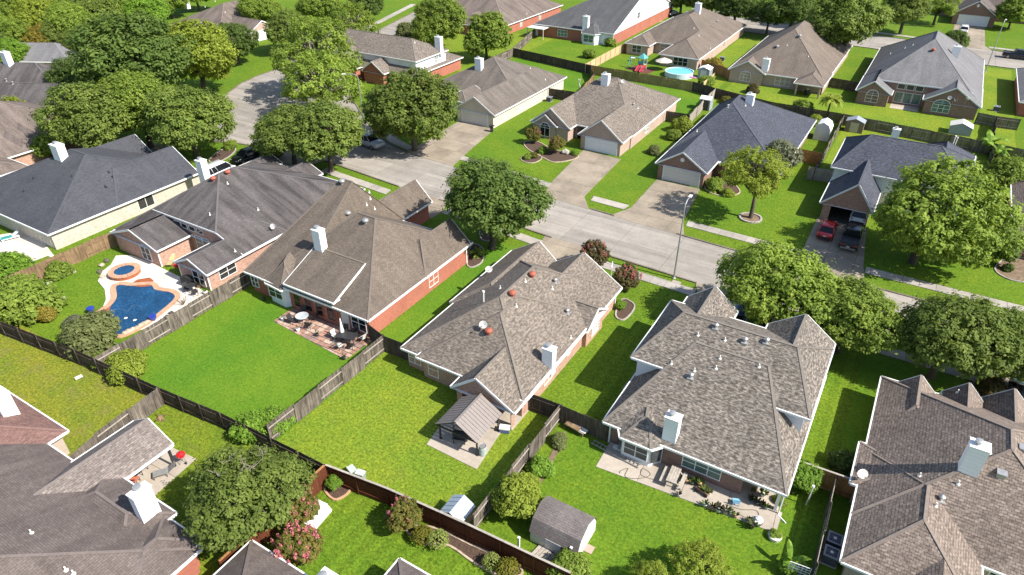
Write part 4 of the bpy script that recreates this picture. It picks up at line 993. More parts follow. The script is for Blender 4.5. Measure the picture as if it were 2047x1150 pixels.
def variant(kind, i):
    key = (kind, i)
    if key not in VAR:
        if kind == 'oak': c, L = crown(i*7+1, 11, .72, 330, 78, .031, .112, .15, .5, zc=1.0, spread=.62, lr=.37)
        elif kind == 'loose': c, L = crown(i*7+3, 11, .8, 210, 60, .031, .112, .0, .3, zc=1.05, spread=.68, lr=.34)
        elif kind == 'round': c, L = crown(i*7+5, 9, .88, 330, 78, .031, .110, .15, .5, zc=1.0, spread=.54, lr=.42)
        elif kind == 'small': c, L = crown(i*7+2, 6, .9, 220, 44, .055, .14, .1, .3, spread=.52, lr=.42)
        elif kind == 'shrub': c, L = crown(i*7+4, 5, .8, 200, 40, .07, .15, .1, .8, zc=.55, spread=.45, lr=.5)
        elif kind == 'vase': c, L = crown(i*7+6, 7, 1.0, 230, 40, .055, .11, .1, .2, zc=1.2, spread=.5, lr=.42, up=.7)
        elif kind == 'ball': c, L = crown(i*7+8, 5, .95, 620, 30, .034, .05, .0, .9, zc=.8, spread=.16, lr=.78)
        elif kind == 'hedge': c, L = crown(i*7+9, 6, .8, 240, 40, .065, .14, .1, .8, zc=.6, spread=.5, lr=.5)
        t = None
        if kind in ('oak', 'loose', 'round'): t = trunk(i, L, .062)
        elif kind == 'small': t = trunk(i, L, .06)
        elif kind == 'vase': t = trunk(i, L, .05, 5)
        VAR[key] = (c, t)
    return VAR[key]
ZC = {'oak':1.0,'loose':1.05,'round':1.0,'small':1.1,'shrub':.55,'vase':1.2,'ball':.8,'hedge':.6}
def tree(px, py, rpx, kind, lf, label, cat='tree', i=0, name=None, rot=None, sz=1.0, group=None, bark='bark', bloom=None, base=None):
    """crown centre and radius as seen in the photograph -> base on the ground and crown radius in metres"""
    rad = 4.0
    for _ in range(8):
        u, v = at(px, py, ZC[kind]*rad*sz); rad = rpx/FPX*depth(u, v, ZC[kind]*rad*sz)
    nm = name or {'shrub':'shrub','ball':'clipped_bush','hedge':'hedge'}.get(kind, 'tree')
    root = thing(nm, label, cat, (u, v, 0), rot if rot is not None else (px*.37+py*.11) % 6.28, group)
    root.scale = (rad, rad, rad*sz)
    c, t = variant(kind, i)
    zo = 0.0
    if base:      # a leaning or tall tree whose foot is seen in the photograph
        u2, v2 = at(*base); lo, hi = 0.0, 25.0
        for _ in range(40):
            m_ = (lo+hi)/2
            if at(px, py, m_)[1]*math.cos(HEAD)-at(px, py, m_)[0]*math.sin(HEAD) > v2*math.cos(HEAD)-u2*math.sin(HEAD): lo = m_
            else: hi = m_
        w_ = at(px, py, lo); root.location = (u2, v2, 0); zo = lo/rad
    o = link('crown', c, root)
    if base:
        dx_, dy_ = (w_[0]-u2)/rad, (w_[1]-v2)/rad; ca_, sa_ = math.cos(-root.rotation_euler.z), math.sin(-root.rotation_euler.z)
        o.location = (dx_*ca_-dy_*sa_, dx_*sa_+dy_*ca_, zo-ZC[kind])
    o.material_slots[0].link = 'OBJECT'; o.material_slots[0].material = LF[lf]
    if t:
        q = link('trunk', t, root)
        if base: q.scale = (1, 1, max(.5, zo/ZC[kind]))
        if bark != 'bark': q.material_slots[0].link = 'OBJECT'; q.material_slots[0].material = M[bark]
    if bloom:
        rs = np.random.RandomState(int(px)); lfm, n, spreadz = bloom
        a = rs.uniform(0, 6.28, n); d = np.sqrt(rs.uniform(0, 1, n))*.92; cz = ZC[kind]+np.sqrt(np.clip(1-d**2, 0, 1))*.75*rs.uniform(.5, 1.1, n)-.02
        P = np.stack([d*np.cos(a), d*np.sin(a), cz], 1); k = rs.randint(0, n, n*34); off = rs.normal(size=(len(k), 3))*np.array([.03, .03, .085])
        nor = off+np.array([0, 0, .06])+rs.normal(size=off.shape)*.03; nor /= np.linalg.norm(nor, axis=1)[:, None]
        me = leafcloud('blossom', P[k]+off, nor, .036, rs, rs.uniform(0, 1, len(k)), .8)
        b = link('blossom', me, root); b.material_slots[0].link = 'OBJECT'; b.material_slots[0].material = LF[lfm]
    return root
# left cluster round the cul-de-sac
tree(250,108,122,'oak','dark','big dark oak in front of the solar panel roof',i=0)
tree(150,150,52,'oak','dark','dark oak leaning over the cluttered pale grey porch roof',i=1)
tree(388,108,90,'round','lime','yellow green fluffy pine standing right of the dark oak',i=1)
tree(468,82,46,'round','dark','dark round tree by the white garage door',i=2)
tree(178,228,92,'oak','oak','spreading green oak against the grey purple roof',i=1)
tree(275,208,92,'oak','mid','middle oak of the three spreading oaks left of the cul-de-sac',i=2)
tree(372,232,92,'oak','oak','green oak overhanging the cul-de-sac paving',i=3)
tree(95,290,30,'small','mid','small bushy tree behind the white chimney of the charcoal roof',i=0)
tree(25,220,36,'shrub','lime','lime green bush with pale blossom by the red brick wall',cat='bush',i=0)
tree(75,78,36,'round','yellow','yellowing tree at the foot of the wood',i=0)
WOOD = [(20,10,50,'mid'),(75,30,50,'lime'),(135,45,55,'mid'),(185,20,55,'oak'),(240,12,50,'mid'),(290,20,45,'bright'),(335,-5,40,'mid'),(30,70,45,'mid'),(110,70,40,'oak'),(20,105,38,'bright'),(160,85,40,'oak'),(60,-25,55,'lime'),(130,-25,55,'mid'),(210,-30,55,'mid'),(285,-30,50,'oak'),(200,60,42,'mid'),(-25,45,50,'mid'),(-20,95,45,'oak'),(390,-20,40,'mid')]
for k, (x, y, r, l) in enumerate(WOOD): tree(x, y, r, ('oak','round')[k % 2], l, 'leafy tree in the dense wood behind the solar panel house', i=k % 4, group='trees of the wood at top left')
# along the left branch of the street
tree(628,100,92,'loose','mid','airy pale green tree between the cul-de-sac and the white sided house',i=0,bark='bark_pale')
tree(640,160,82,'loose','mid','airy low tree on the lawn behind the street lamp',i=1,bark='bark_pale')
tree(575,55,52,'oak','oak','dark green tree right of the white garage',i=0)
tree(700,45,58,'loose','mid','loose branched tree beside the far driveway',i=2,bark='bark_pale')
tree(515,14,45,'oak','mid','green tree behind the cul-de-sac house roof',i=2)
tree(640,8,45,'round','mid','round tree at the top edge above the airy trees',i=1)
tree(735,5,38,'oak','dark','dark tree at the top edge left of the side street',i=3)
tree(577,262,76,'oak','oak','left half of the pair of live oaks by the black car',i=3,)
tree(650,262,88,'oak','oak','live oak hanging over the silver pickup',i=0)
tree(822,208,98,'round','oak','big round oak in front of the cream brick garage',i=3)
tree(880,38,60,'round','mid','leafy tree behind the white sided house',i=0)
tree(972,65,50,'small','mid','bushy tree with glossy leaves at the corner of the brown fence',i=1)
tree(812,62,24,'shrub','olive','small olive shrub beside the side street',cat='bush',i=1)
tree(982,398,114,'oak','dark','dark live oak beside the orange red brick house',i=2)
tree(1508,340,66,'loose','lime','live oak with ringed trunk in front of the blue black roof',i=3,base=(1500,437))
tree(1558,310,40,'small','grey','grey green feathery tree beside the blue black roof',i=2)
tree(1885,428,132,'round','mid','huge bright green tree right of the open garage',i=2,base=(1823,526))
tree(1555,562,118,'oak','mid','wide live oak over the street above the blue car',i=1)
tree(1700,622,102,'oak','mid','lower right live oak of the pair below the parked red car',i=3)
tree(1900,665,118,'oak','oak','large live oak at the right above the taupe roof',i=0)
tree(2030,690,95,'oak','oak','live oak cut by the right edge above the taupe roof',i=2)
tree(1700,40,80,'round','oak','tall leafy tree beside the far street over the grey roof',i=1)
tree(1585,15,58,'oak','dark','dark tree standing by the far street behind the warm brown roof',i=1)
tree(1540,25,40,'loose','dark','forked tree by the far street near the grey car',i=0)
tree(1475,6,46,'oak','dark','dark tree at the top edge behind the pool house roof',i=3)
tree(1425,-5,42,'oak','oak','tree at the top edge above the white chimney',i=0)
tree(1365,-12,40,'round','dark','round tree at the top edge above the dark parked cars',i=0)
tree(1815,14,52,'oak','oak','oak on the far lawn left of the dark brick garage',i=2)
tree(1880,5,40,'loose','mid','small loose tree beside the dark brick garage roof',i=3)
tree(1640,2,50,'round','mid','leafy tree at the top edge behind the far street',i=3)
tree(1912,80,24,'small','dark','small glossy magnolia by the far driveway',i=0)
tree(2030,20,34,'small','mid','tree at the top right corner by the lamp head',i=1)
tree(1250,-15,45,'oak','mid','tree at the top edge behind the slate grey roof',i=1)
tree(2010,345,42,'small','mid','leafy tree cut by the right edge beside the banana plants',i=2)
tree(2005,480,42,'small','dark','dark leaved tree beside the tiled roof at the right edge',i=1)
# near gardens
big_ = tree(488,985,122,'round','oak','big tree with bare twigs beside the pink crape myrtles',i=0,bark='bark_pale',sz=.9)
rs_ = random.Random(7)
for q_ in range(9):      # bare pale twigs sticking out of the crown
    a_ = rs_.uniform(0, 6.28); d_ = rs_.uniform(.1, .62); x_, y_ = d_*math.cos(a_), d_*math.sin(a_); z_ = 1.0+.78*math.sqrt(max(.05, 1-d_*d_))-.12; b_ = MB()
    b_.tube([(x_*.7, y_*.7, z_-.25), (x_, y_, z_), (x_*1.1+.05, y_*1.1, z_+.12)], [.014, .010, .004], 5)
    for k_ in range(3):
        e_ = rs_.uniform(0, 6.28); b_.tube([(x_, y_, z_-.03*k_), (x_+.16*math.cos(e_), y_+.16*math.sin(e_), z_+.07)], [.007, .003], 4)
    b_.build('bare_twig', M['bark_pale'], big_)
tree(1033,985,52,'small','lime','light green tree in front of the barn shed',i=2,bark='bark_pale')
tree(1145,1140,45,'shrub','mid','dark leafy bush at the bottom edge by the barn shed',cat='bush',i=1)
tree(1400,1128,62,'loose','lime','sparse young tree at the bottom edge on the bright lawn',i=1)
tree(1305,1160,50,'loose','lime','low sparse tree at the bottom edge left of its neighbour',i=2)
tree(1606,948,38,'small','bright','bright lime tree at the corner of the speckled grey roof',i=0,sz=.85)
tree(1692,925,34,'shrub','dark','dark shrub in the side yard by the taupe roof',cat='bush',i=2)
tree(40,600,66,'hedge','mid','large bush by the left edge in the pool garden',cat='bush',i=0)
tree(25,535,45,'hedge','bright','bright green bush behind the brown fence at the left edge',cat='bush',i=1)
tree(85,625,26,'shrub','yellow','yellow leaved shrub beside the large pool garden bush',cat='bush',i=0)
tree(175,672,55,'shrub','olive','pale oleander bush in front of the swimming pool',cat='bush',i=1)
tree(148,645,22,'shrub','grey','grey silvery shrub left of the oleander',cat='bush',i=2)
tree(255,728,42,'shrub','lime','yellow green bush at the fence corner below the pool',cat='bush',i=0)
tree(205,720,24,'shrub','mid','small green bush left of the yellow green one at the fence',cat='bush',i=1)
tree(115,540,26,'shrub','mid','narrow shrubs in the raised bed by the brown fence',cat='bush',i=2)
tree(500,850,40,'hedge','bright','left part of the green hedge at the back fence corner',cat='hedge',i=0)
tree(550,835,36,'hedge','bright','right part of the green hedge at the back fence corner',cat='hedge',i=1)
tree(1187,506,31,'vase','rust','crape myrtle with reddish tips left of the sign post',i=0,bark='bark_pale',bloom=('rose',22,1))
tree(1255,553,31,'vase','rust','crape myrtle with reddish tips right of the sign post',i=1,bark='bark_pale',bloom=('rose',26,1))
tree(1239,609,13,'shrub','bright','clipped round bush at the corner of the tan shingle house',cat='bush',i=1)
tree(1067,268,17,'vase','bronze','orange tipped crape myrtle left of the arched window',i=1,bloom=('rose',14,1))
tree(1112,287,18,'vase','bronze','orange tipped crape myrtle right of the arched window',i=0,bloom=('rose',14,1))
tree(1055,313,9,'shrub','mid','small round bush in the little lawn bed',cat='bush',i=0)
tree(1068,311,9,'shrub','bronze','bronze flower clump in the little lawn bed',cat='bush',i=1)
tree(1085,300,11,'shrub','bright','low green border plants between the two crape myrtles',cat='bush',i=2)
tree(1130,303,8,'shrub','white','white flowering clump by the front path',cat='flowers',i=0)
tree(1150,305,9,'shrub','bright','small shrub beside the white garage door',cat='bush',i=1)
tree(1365,250,24,'shrub','lime','leafy shrub by the taupe roof back corner',cat='bush',i=0)
tree(1345,270,16,'shrub','mid','smaller shrub below the leafy one at the tan brick wall',cat='bush',i=1)
tree(1308,300,15,'shrub','olive','loose shrub standing on the lawn between two garages',cat='bush',i=2)
tree(1430,368,20,'shrub','mid','dark shrub bed beside the white garage of the red brick house',cat='bush',i=0)
tree(1470,340,22,'shrub','olive','tall shrub against the red brick front wall',cat='bush',i=1)
tree(1455,385,13,'shrub','lime','low lime plants edging the front path',cat='bush',i=2)
tree(1605,215,22,'shrub','mid','green shrub by the back fence left of the palm',cat='bush',i=0)
tree(1630,240,16,'shrub','lime','low shrub between the palm and the white barn shed',cat='bush',i=2)
tree(1410,165,18,'shrub','mid','green bush behind the dark fence by the round pool',cat='bush',i=1)
tree(1428,130,20,'shrub','yellow','yellow leaved bush beside the small grey shed',cat='bush',i=0)
tree(1450,200,11,'shrub','bronze','orange shrub beside the white storage shed',cat='bush',i=1)
tree(1505,178,15,'shrub','rust','reddish shrub behind the white chimney of the blue black roof',cat='bush',i=2)
tree(1220,85,13,'shrub','mid','shrub beside the white bay window at the top',cat='bush',i=0)
tree(1180,108,14,'shrub','mid','low plants on the lawn by the dark picket fence',cat='bush',i=1)
tree(460,290,14,'shrub','mid','green shrub in the bed behind the black car',cat='bush',i=0)
tree(548,306,20,'shrub','dark','dark rounded shrub right of the black car',cat='bush',i=1)
tree(590,1015,46,'vase','bronze','large crape myrtle with pink blooms by the orange fence',i=0,bloom=('pink',60,1))
tree(592,1092,50,'vase','bronze','pink crape myrtle partly behind the bottom roof',i=1,bloom=('pink',60,1))
tree(806,1028,38,'vase','bronze','crape myrtle with few pink blooms by the dark red fence',i=0,bloom=('pink',16,1))
tree(668,960,19,'small','bright','slim leafy shrub in the brick edged corner bed',cat='bush',i=1)
tree(845,1067,24,'ball','clip','olive clipped bush farthest left in the curved bed',cat='bush',i=0)
tree(875,1078,23,'ball','variegated','pale variegated clipped bush beside the olive one at the left of the bed',cat='bush',i=1)
tree(981,1122,20,'ball','variegated','pale variegated clipped bush at the right end of the curved bed',cat='bush',i=1)
tree(1013,1136,27,'ball','clip','large olive clipped bush at the right end of the curved bed',cat='bush',i=0)
tree(1080,932,28,'shrub','bright','bright green bush along the weathered fence',cat='bush',i=0)
tree(1118,880,20,'shrub','olive','thin shrub along the fence corner near the junk bench',cat='bush',i=2)
tree(1060,965,22,'shrub','lime','light green bush between the fence and the light green tree',cat='bush',i=1)
tree(1560,1000,14,'shrub','mid','shrub at the porch corner under the lime tree',cat='bush',i=2)
tree(1548,1068,14,'shrub','mid','potted shrub in a white tub at the patio end',cat='bush',i=0)
tree(1585,1140,24,'shrub','bright','climbing plant on the white trellis',cat='bush',i=1)
tree(2015,535,12,'shrub','dark','small round bush in the mulch bed at the right edge',cat='bush',i=0)
tree(1985,775,30,'shrub','rust','reddish shrub at the front of the taupe roof',cat='bush',i=1)
tree(440,560,10,'shrub','lime','small plants by the grey fence at the pool house wall',cat='bush',i=2)
# palms and bananas
def frond(b, a, L, droop, w, n=7, z0=0.0, lift=.6):
    pts = []; 
    for k in range(n+1):
        t = k/n; pts.append((math.cos(a)*L*t*(1-.12*t), math.sin(a)*L*t*(1-.12*t), z0+lift*L*t-droop*L*t*t))
    for k in range(n):
        p, q = Vector(pts[k]), Vector(pts[k+1]); d = (q-p).normalized(); s = d.cross(Vector((0,0,1))).normalized()
        wk, wq = w*math.sin(math.pi*min(1,(k+.35)/n))**.7, w*math.sin(math.pi*min(.98,(k+1.3)/(n+.5)))**.7
        for sg in (-1, 1):
            b.poly([p, q, q+s*sg*wq-Vector((0,0,wq*.35)), p+s*sg*wk-Vector((0,0,wk*.35))])
def palm(px, py, z, H, L, nf, w, lf, label, name, cat, lift=.7, droop=.75, tr=.14, seed=1):
    u, v = at(px, py, z); rs = random.Random(seed); root = thing(name, label, cat, (u, v, 0)); b = MB()
    for k in range(nf): frond(b, 2*math.pi*k/nf*2.4+rs.uniform(-.2,.2), L*rs.uniform(.8,1.1), droop*rs.uniform(.6,1.4), w, 7, H, lift*rs.uniform(.2,1.5))
    me = b.mesh('crown', LF[lf]); a = me.attributes.new('tint', 'FLOAT', 'FACE'); a.data.foreach_set('value', [rs.uniform(.1, 1) for _ in me.polygons]); link('crown', me, root)
    t = MB(); t.tube([(0,0,0),(.03,.02,H*.5),(0,0,H+.05)], [tr*1.2, tr, tr*.9], 9); t.build('trunk', M['bark'], root)
palm(1662,196,3.2,3.2,2.3,26,.42,'lime','fan palm beside the back fence and grey roof','palm_tree','palm')
palm(952,500,.6,.25,1.4,28,.16,'mid','sago palm in the curved bed by the orange red brick corner','sago_palm','palm',.6,.6,.2,3)
palm(1428,374,.6,.3,1.3,24,.2,'mid','low palm by the white garage of the dark red brick house','small_palm','palm',.7,.7,.15,4)
palm(1985,275,2.4,1.6,2.3,11,.5,'bright','banana plant with broad leaves nearest the long weathered fence','banana_plant','plant',1.0,1.0,.16,5)
palm(2000,292,2.0,1.3,2.0,10,.45,'bright','banana plant right of its taller neighbour by the fence','banana_plant','plant',1.0,1.0,.14,6)
palm(1582,1115,1.0,.8,1.1,7,.2,'bright','banana plant with upright leaves behind the white trellis','banana_plant','plant',1.2,.8,.06,8)
# ================================================================ vehicles
M['tyre'] = plain('tyre_rubber', (.018,.018,.018), .85); M['rim'] = plain('alloy_rim', (.42,.42,.43), .35, .7)
M['carglass'] = glass('car_glass', (.015,.018,.022), .06); M['head'] = plain('headlamp', (.7,.7,.68), .2, var=.03); M['tail'] = plain('tail_lamp', (.35,.02,.015), .3)
M['trimblack'] = plain('black_plastic', (.02,.02,.022), .6)
def paint(name, c, rough=.28):
    m, nt, b = _new(name); b.inputs['Base Color'].default_value = rgba(c); b.inputs['Roughness'].default_value = rough
    b.inputs['Coat Weight'].default_value = .6; b.inputs['Coat Roughness'].default_value = .06; M[name] = m; return m
paint('p_silver', (.42,.44,.47)); paint('p_black', (.010,.010,.013)); paint('p_red', (.55,.012,.014)); paint('p_white', (.72,.73,.75)); paint('p_blue', (.07,.14,.34)); paint('p_grey', (.17,.175,.18)); paint('p_darkred', (.16,.02,.02))
def loft(b, st, mi=0):
    """cross sections (x, [(y, z)...]) joined along the length"""
    n = len(st[0][1]); base = len(b.v)
    for x, sec in st:
        for y, z in sec: b.v.append((x, y, z))
    for j in range(len(st)-1):
        for a in range(n):
            b.f.append([base+j*n+a, base+j*n+(a+1)%n, base+(j+1)*n+(a+1)%n, base+(j+1)*n+a]); b.uv.append(None); b.m.append(mi)
    b.f.append([base+a for a in range(n)][::-1]); b.uv.append(None); b.m.append(mi)
    b.f.append([base+(len(st)-1)*n+a for a in range(n)]); b.uv.append(None); b.m.append(mi)
def sec(w, z0, z1, r=.12, tw=.92):
    return [(-w*.94,z0),(w*.94,z0),(w,z0+r),(w,(z0+z1)/2+.05),(w*tw,z1-r*.4),(w*tw-r*.7,z1),(-w*tw+r*.7,z1),(-w*tw,z1-r*.4),(-w,(z0+z1)/2+.05),(-w,z0+r)]
CARS = {}
def car(kind, pm, u, v, rz, label, cat='car', z=.05):
    root = thing({'sedan':'parked_car','suv':'parked_suv','pickup':'pickup_truck','van':'parked_van'}[kind], label, cat, (u, v, z), rz)
    def P(part, f, mat, parent=root, loc=(0,0,0)):
        key = (kind, part)
        if key not in CARS:
            b = MB(); f(b); CARS[key] = b
        key2 = (kind, part, mat)
        if key2 not in CARS: CARS[key2] = CARS[key].mesh(part, M[mat], part in ('body','cabin_roof'))
        return link(part, CARS[key2], parent, loc)
    if kind == 'sedan': L, w, belt, top, wb = 4.6, .89, .92, 1.42, 1.38; cab = (-1.75,-1.05,.35,1.15)
    elif kind == 'suv': L, w, belt, top, wb = 4.8, .95, 1.08, 1.72, 1.42; cab = (-2.25,-1.95,.45,1.2)
    elif kind == 'van': L, w, belt, top, wb = 5.4, 1.0, 1.25, 2.1, 1.6; cab = (-2.65,-2.5,1.3,2.1)
    else: L, w, belt, top, wb = 5.7, .98, 1.12, 1.86, 1.78; cab = (-.95,-.75,.75,1.4)
    h = L/2
    if kind == 'pickup':
        P('body', lambda b: loft(b, [(-h,sec(w*.9,.5,1.0)),(-h+.1,sec(w*.97,.42,belt)),(-.95,sec(w,.36,belt)),(1.0,sec(w,.34,belt)),(h-.5,sec(w*.98,.36,belt-.02)),(h-.08,sec(w*.92,.42,belt-.14)),(h,sec(w*.84,.5,.92))]), pm)
        P('bed_liner', lambda b: (b.box(-h+.14,-1.05,-w+.2,w-.2,belt-.02,belt+.012), b.box(-h+.14,-1.05,-w+.04,-w+.17,belt-.02,belt+.06), b.box(-h+.14,-1.05,w-.17,w-.04,belt-.02,belt+.06), b.box(-h+.02,-h+.13,-w+.1,w-.1,belt-.02,belt+.05)), 'trimblack')
    else:
        hood = belt-.02
        P('body', lambda b: loft(b, [(-h,sec(w*.84,.42,belt-.18)),(-h+.12,sec(w*.94,.32,belt-.04)),(-wb,sec(w,.26,belt)),(0,sec(w,.24,belt)),(wb*.8,sec(w*.99,.25,hood)),(h-.4,sec(w*.95,.28,belt-.13)),(h-.08,sec(w*.87,.32,belt-.24)),(h,sec(w*.76,.4,belt-.36))]), pm)
    x0, x1, x2, x3 = cab
    def s2(wd, z): return [(-wd, z), (wd, z)]
    def glassf(b):
        wb_, wt = w*.93, w*.76
        A = [(x0,-wb_,belt-.01),(x3,-wb_,belt-.01),(x3,wb_,belt-.01),(x0,wb_,belt-.01)]; T = [(x1,-wt,top-.05),(x2,-wt,top-.05),(x2,wt,top-.05),(x1,wt,top-.05)]
        for k in range(4): b.poly([A[k],A[(k+1)%4],T[(k+1)%4],T[k]])
        b.poly(T)
    P('windows', glassf, 'carglass')
    def rooff(b):
        wt = w*.77; loft(b, [(x1-.04,[(-wt*.94,top-.07),(wt*.94,top-.07),(wt*.9,top-.02),(-wt*.9,top-.02)]),(x1+.2,[(-wt,top-.07),(wt,top-.07),(wt*.9,top+.02),(-wt*.9,top+.02)]),(x2-.2,[(-wt,top-.07),(wt,top-.07),(wt*.9,top+.02),(-wt*.9,top+.02)]),(x2+.03,[(-wt*.95,top-.07),(wt*.95,top-.07),(wt*.9,top-.03),(-wt*.9,top-.03)])])
        for sy in (-1, 1):
            b.bar((x0,sy*w*.93,belt),(x1,sy*w*.77,top-.05),.09,.07); b.bar((x3,sy*w*.93,belt),(x2,sy*w*.77,top-.05),.07,.06)
            if kind in ('suv','van'): b.bar(((x0*2+x3)/3,sy*w*.935,belt),((x1*2+x2)/3,sy*w*.775,top-.05),.1,.05)
            b.bar(((x0+x3)/2,sy*w*.935,belt),((x1+x2)/2,sy*w*.775,top-.05),.07,.04)
    P('cabin_roof', rooff, pm)
    rr = .33 if kind == 'sedan' else .38
    for sx in (-1, 1):
        for sy in (-1, 1):
            o = P('wheel', lambda b: b.tube([(0,-.11,0),(0,.11,0)], rr, 16), 'tyre', root, (sx*wb, sy*(w-.1), rr))
            P('rim', lambda b: b.tube([(0,-.125,0),(0,.125,0)], rr*.62, 10), 'rim', o)
    zl = belt-.28
    for sy in (-1, 1):
        P('headlight', lambda b: b.box(-.07,.06,-.17,.17,-.06,.06), 'head', root, (h-.1, sy*w*.62, zl-.02)); P('tail_light', lambda b: b.box(-.05,.05,-.12,.12,-.1,.1), 'tail', root, (-h+.05, sy*w*.68, zl+.08))
        P('mirror', lambda b: b.box(-.08,.08,-.1,.1,-.06,.06), pm, root, (x3-.35, sy*(w+.08), belt+.08))
    P('bumper', lambda b: b.box(-.06,.06,-w*.8,w*.8,-.1,.1), 'rim' if kind == 'pickup' else 'trimblack', root, (h-.02, 0, .5)); P('bumper', lambda b: None, 'rim' if kind == 'pickup' else 'trimblack', root, (-h+.02, 0, .52))
    P('number_plate', lambda b: b.box(-.012,.012,-.16,.16,-.06,.06), 'offwhite', root, (-h-.02, 0, .72)); return root
u, v = at(745,292); car('pickup','p_silver',u-.6,v-.3,R(-6),'silver pickup truck parked at the kerb under the lamp post','pickup')
u, v = at(497,322); car('suv','p_black',u,v,R(-95),'black SUV on the driveway behind the stained grey roof','SUV')
car('sedan','p_red',-4.45,78.6,R(91),'glossy red car on the drive of the open garage')
car('pickup','p_black',-1.75,77.9,R(90),'black pickup truck behind the white car at the open garage','pickup')
car('suv','p_white',-1.75,84.6,R(90),'white SUV half inside the open garage','SUV',.07)
u, v = at(1472,632,1.2); car('suv','p_blue',u,v,R(-88),'blue car on the drive behind the speckled grey roof')
car('sedan','p_white',-37.2,62.95,R(176),'white car at the kerb half hidden by the dark live oak')
u, v = at(2035,112,.6); car('pickup','p_black',u,v,R(0),'black pickup on the far street cut by the right edge','pickup')
u, v = at(1300,32,.6); car('suv','p_black',u,v,R(84),'black SUV on the driveway beside the slate grey roof','SUV')
u, v = at(1343,27,.6); car('sedan','p_black',u,v,R(78),'black car on the drive behind the brown pool house roof')
u, v = at(1517,36,.7); car('suv','p_grey',u,v,R(-4),'grey car on the far street between two dark trees')
u, v = at(1400,3,.7); car('sedan','p_white',u,v,R(176),'pale car on the far street at the top edge')
u, v = at(1926,60,.6); car('suv','p_white',u,v,R(90),'white car by the blue white garage door')
u, v = at(980,3,.7); car('sedan','p_darkred',u,v,R(60),'dark car at the top edge above the brown roof')
car('van','p_white',-78.2,52.5,R(92),'white van on the drive beside the big white chimney','van',.06)
u, v = at(2046,790,.7); car('sedan','p_black',u,v,R(92),'dark car at the right edge above the taupe roof')
# ================================================================ street furniture
def lamp(px, py, h, arm, rz, label):
    u, v = at(px, py); root = thing('street_lamp', label, 'street lamp', (u, v, 0), rz)
    b = MB(); b.tube([(0,0,0),(0,0,.35),(0,0,h*.5),(0,0,h-.5)], [.13,.10,.085,.06], 10); b.tube([(0,0,h-.55),(.12,0,h-.15),(.5,0,h+.12),(arm,0,h+.18)], [.06,.055,.05,.045], 8); b.build('pole', M['metal'], root)
    b = MB(); b.box(arm-.1,arm+.5,-.14,.14,h+.12,h+.24); b.build('lamp_head', M['offwhite'], root)
    b = MB(); b.lathe([(.2,0),(.2,.12),(.14,.16)], 10); b.build('base', M['metal'], root)
lamp(1347,557,8.7,1.2,R(90),'tall grey street lamp beside the pavement left of the blue car')
lamp(729,262,8.8,1.9,R(215),'tall street lamp above the silver pickup')
lamp(1969,145,9.6,1.2,R(80),'tall street lamp beside the large grey roof at upper right')
u, v = at(913,20); t = thing('sign_post', 'thin pale sign post on the verge at the top', 'sign', (u, v, 0)); b = MB(); b.tube([(0,0,0),(0,0,3.0)], .06, 6); b.build('post', M['metal'], t); b = MB(); b.box(-.3,.3,-.02,.02,2.4,3.0); b.build('sign_panel', M['metal'], t)
u, v = at(1222,552); t = thing('estate_sign', 'white real estate sign post on the lawn between the two crape myrtles', 'sign', (u, v, 0), R(-70))
b = MB(); b.box(-.05,.05,-.05,.05,0,1.75); b.box(-.05,1.0,-.04,.04,1.55,1.65); b.build('post', M['white'], t)
M['signface'] = plain('sign_face', (.70,.58,.45), .5, var=.08); M['signorange'] = plain('sign_orange', (.75,.30,.06), .5)
b = MB(); b.box(.15,.85,-.015,.015,.85,1.45); b.build('sign_panel', M['signface'], t); b = MB(); b.box(.16,.84,-.02,.02,1.2,1.44); b.build('sign_band', M['signorange'], t)
def mini(name, label, cat, px, py, parts, rz=0, z=0.0, pos=None, group=None, s=1.0):
    u, v = at(px, py, z) if pos is None else pos
    t = thing(name, label, cat, (u, v, z), rz, group); t.scale = (s, s, s)
    for nm, f, mat in parts:
        b = MB(); f(b); b.build(nm, M[mat] if isinstance(mat, str) else mat, t)
    return t
mini('manhole_cover','pale concrete utility cover in the grass verge below the street lamp','utility cover',1352,565,[('cover',lambda b:b.box(-.45,.45,-.25,.25,0,.06),'patio')])
mini('wheelie_bin','dark wheelie bin beside the grey garage door','bin',983,264,[('bin_body',lambda b:loft(b,[(-.0,[(0,0),(.01,0),(.01,.01),(0,.01)])]) if 0 else b.lathe([(.26,0),(.34,.95)],4),'trimblack'),('lid',lambda b:b.box(-.34,.34,-.34,.36,.95,1.05),'trimblack')])
# ================================================================ gazebo patio
M['gz_roof'] = plain('gazebo_brown_metal', (.21,.18,.163), .5, .0, var=.06); M['gz_frame'] = plain('gazebo_dark_frame', (.028,.026,.025), .5)
paved('patio', [(-24.3,27.9),(-19.7,27.8),(-20.4,34.1),(-25.2,34.4)], 4.9, 7.2, .03, .06, M['patio'], (-24.6,27.6), 0, 'concrete_slab', seed=9)
GZ = at(956,911); gz = thing('gazebo', 'brown metal gable gazebo on dark posts over the concrete patio', 'gazebo', (0, 0, 0))
gu1, gv0 = GZ[0]+.15, GZ[1]-.35; gu0, gv1 = gu1-3.75, gv0+3.55; gz.location = ((gu0+gu1)/2, (gv0+gv1)/2, .06)
W2, D2, ez, rzg = (gu1-gu0)/2, (gv1-gv0)/2, 1.62, 2.75
for sx in (-1, 1):
    for k in range(11):
        y0 = -D2+2*D2*k/11; b = MB(); y1 = y0+2*D2/11-.012
        pts = [(sx*W2,y0,ez),(0,y0,rzg),(0,y1,rzg),(sx*W2,y1,ez)]; b.poly(pts if sx > 0 else pts[::-1])
        b.bar((sx*W2,y0+.02,ez+.015),(0,y0+.02,rzg+.015),.03,.018); b.build('roof_panel', M['gz_roof'], gz)
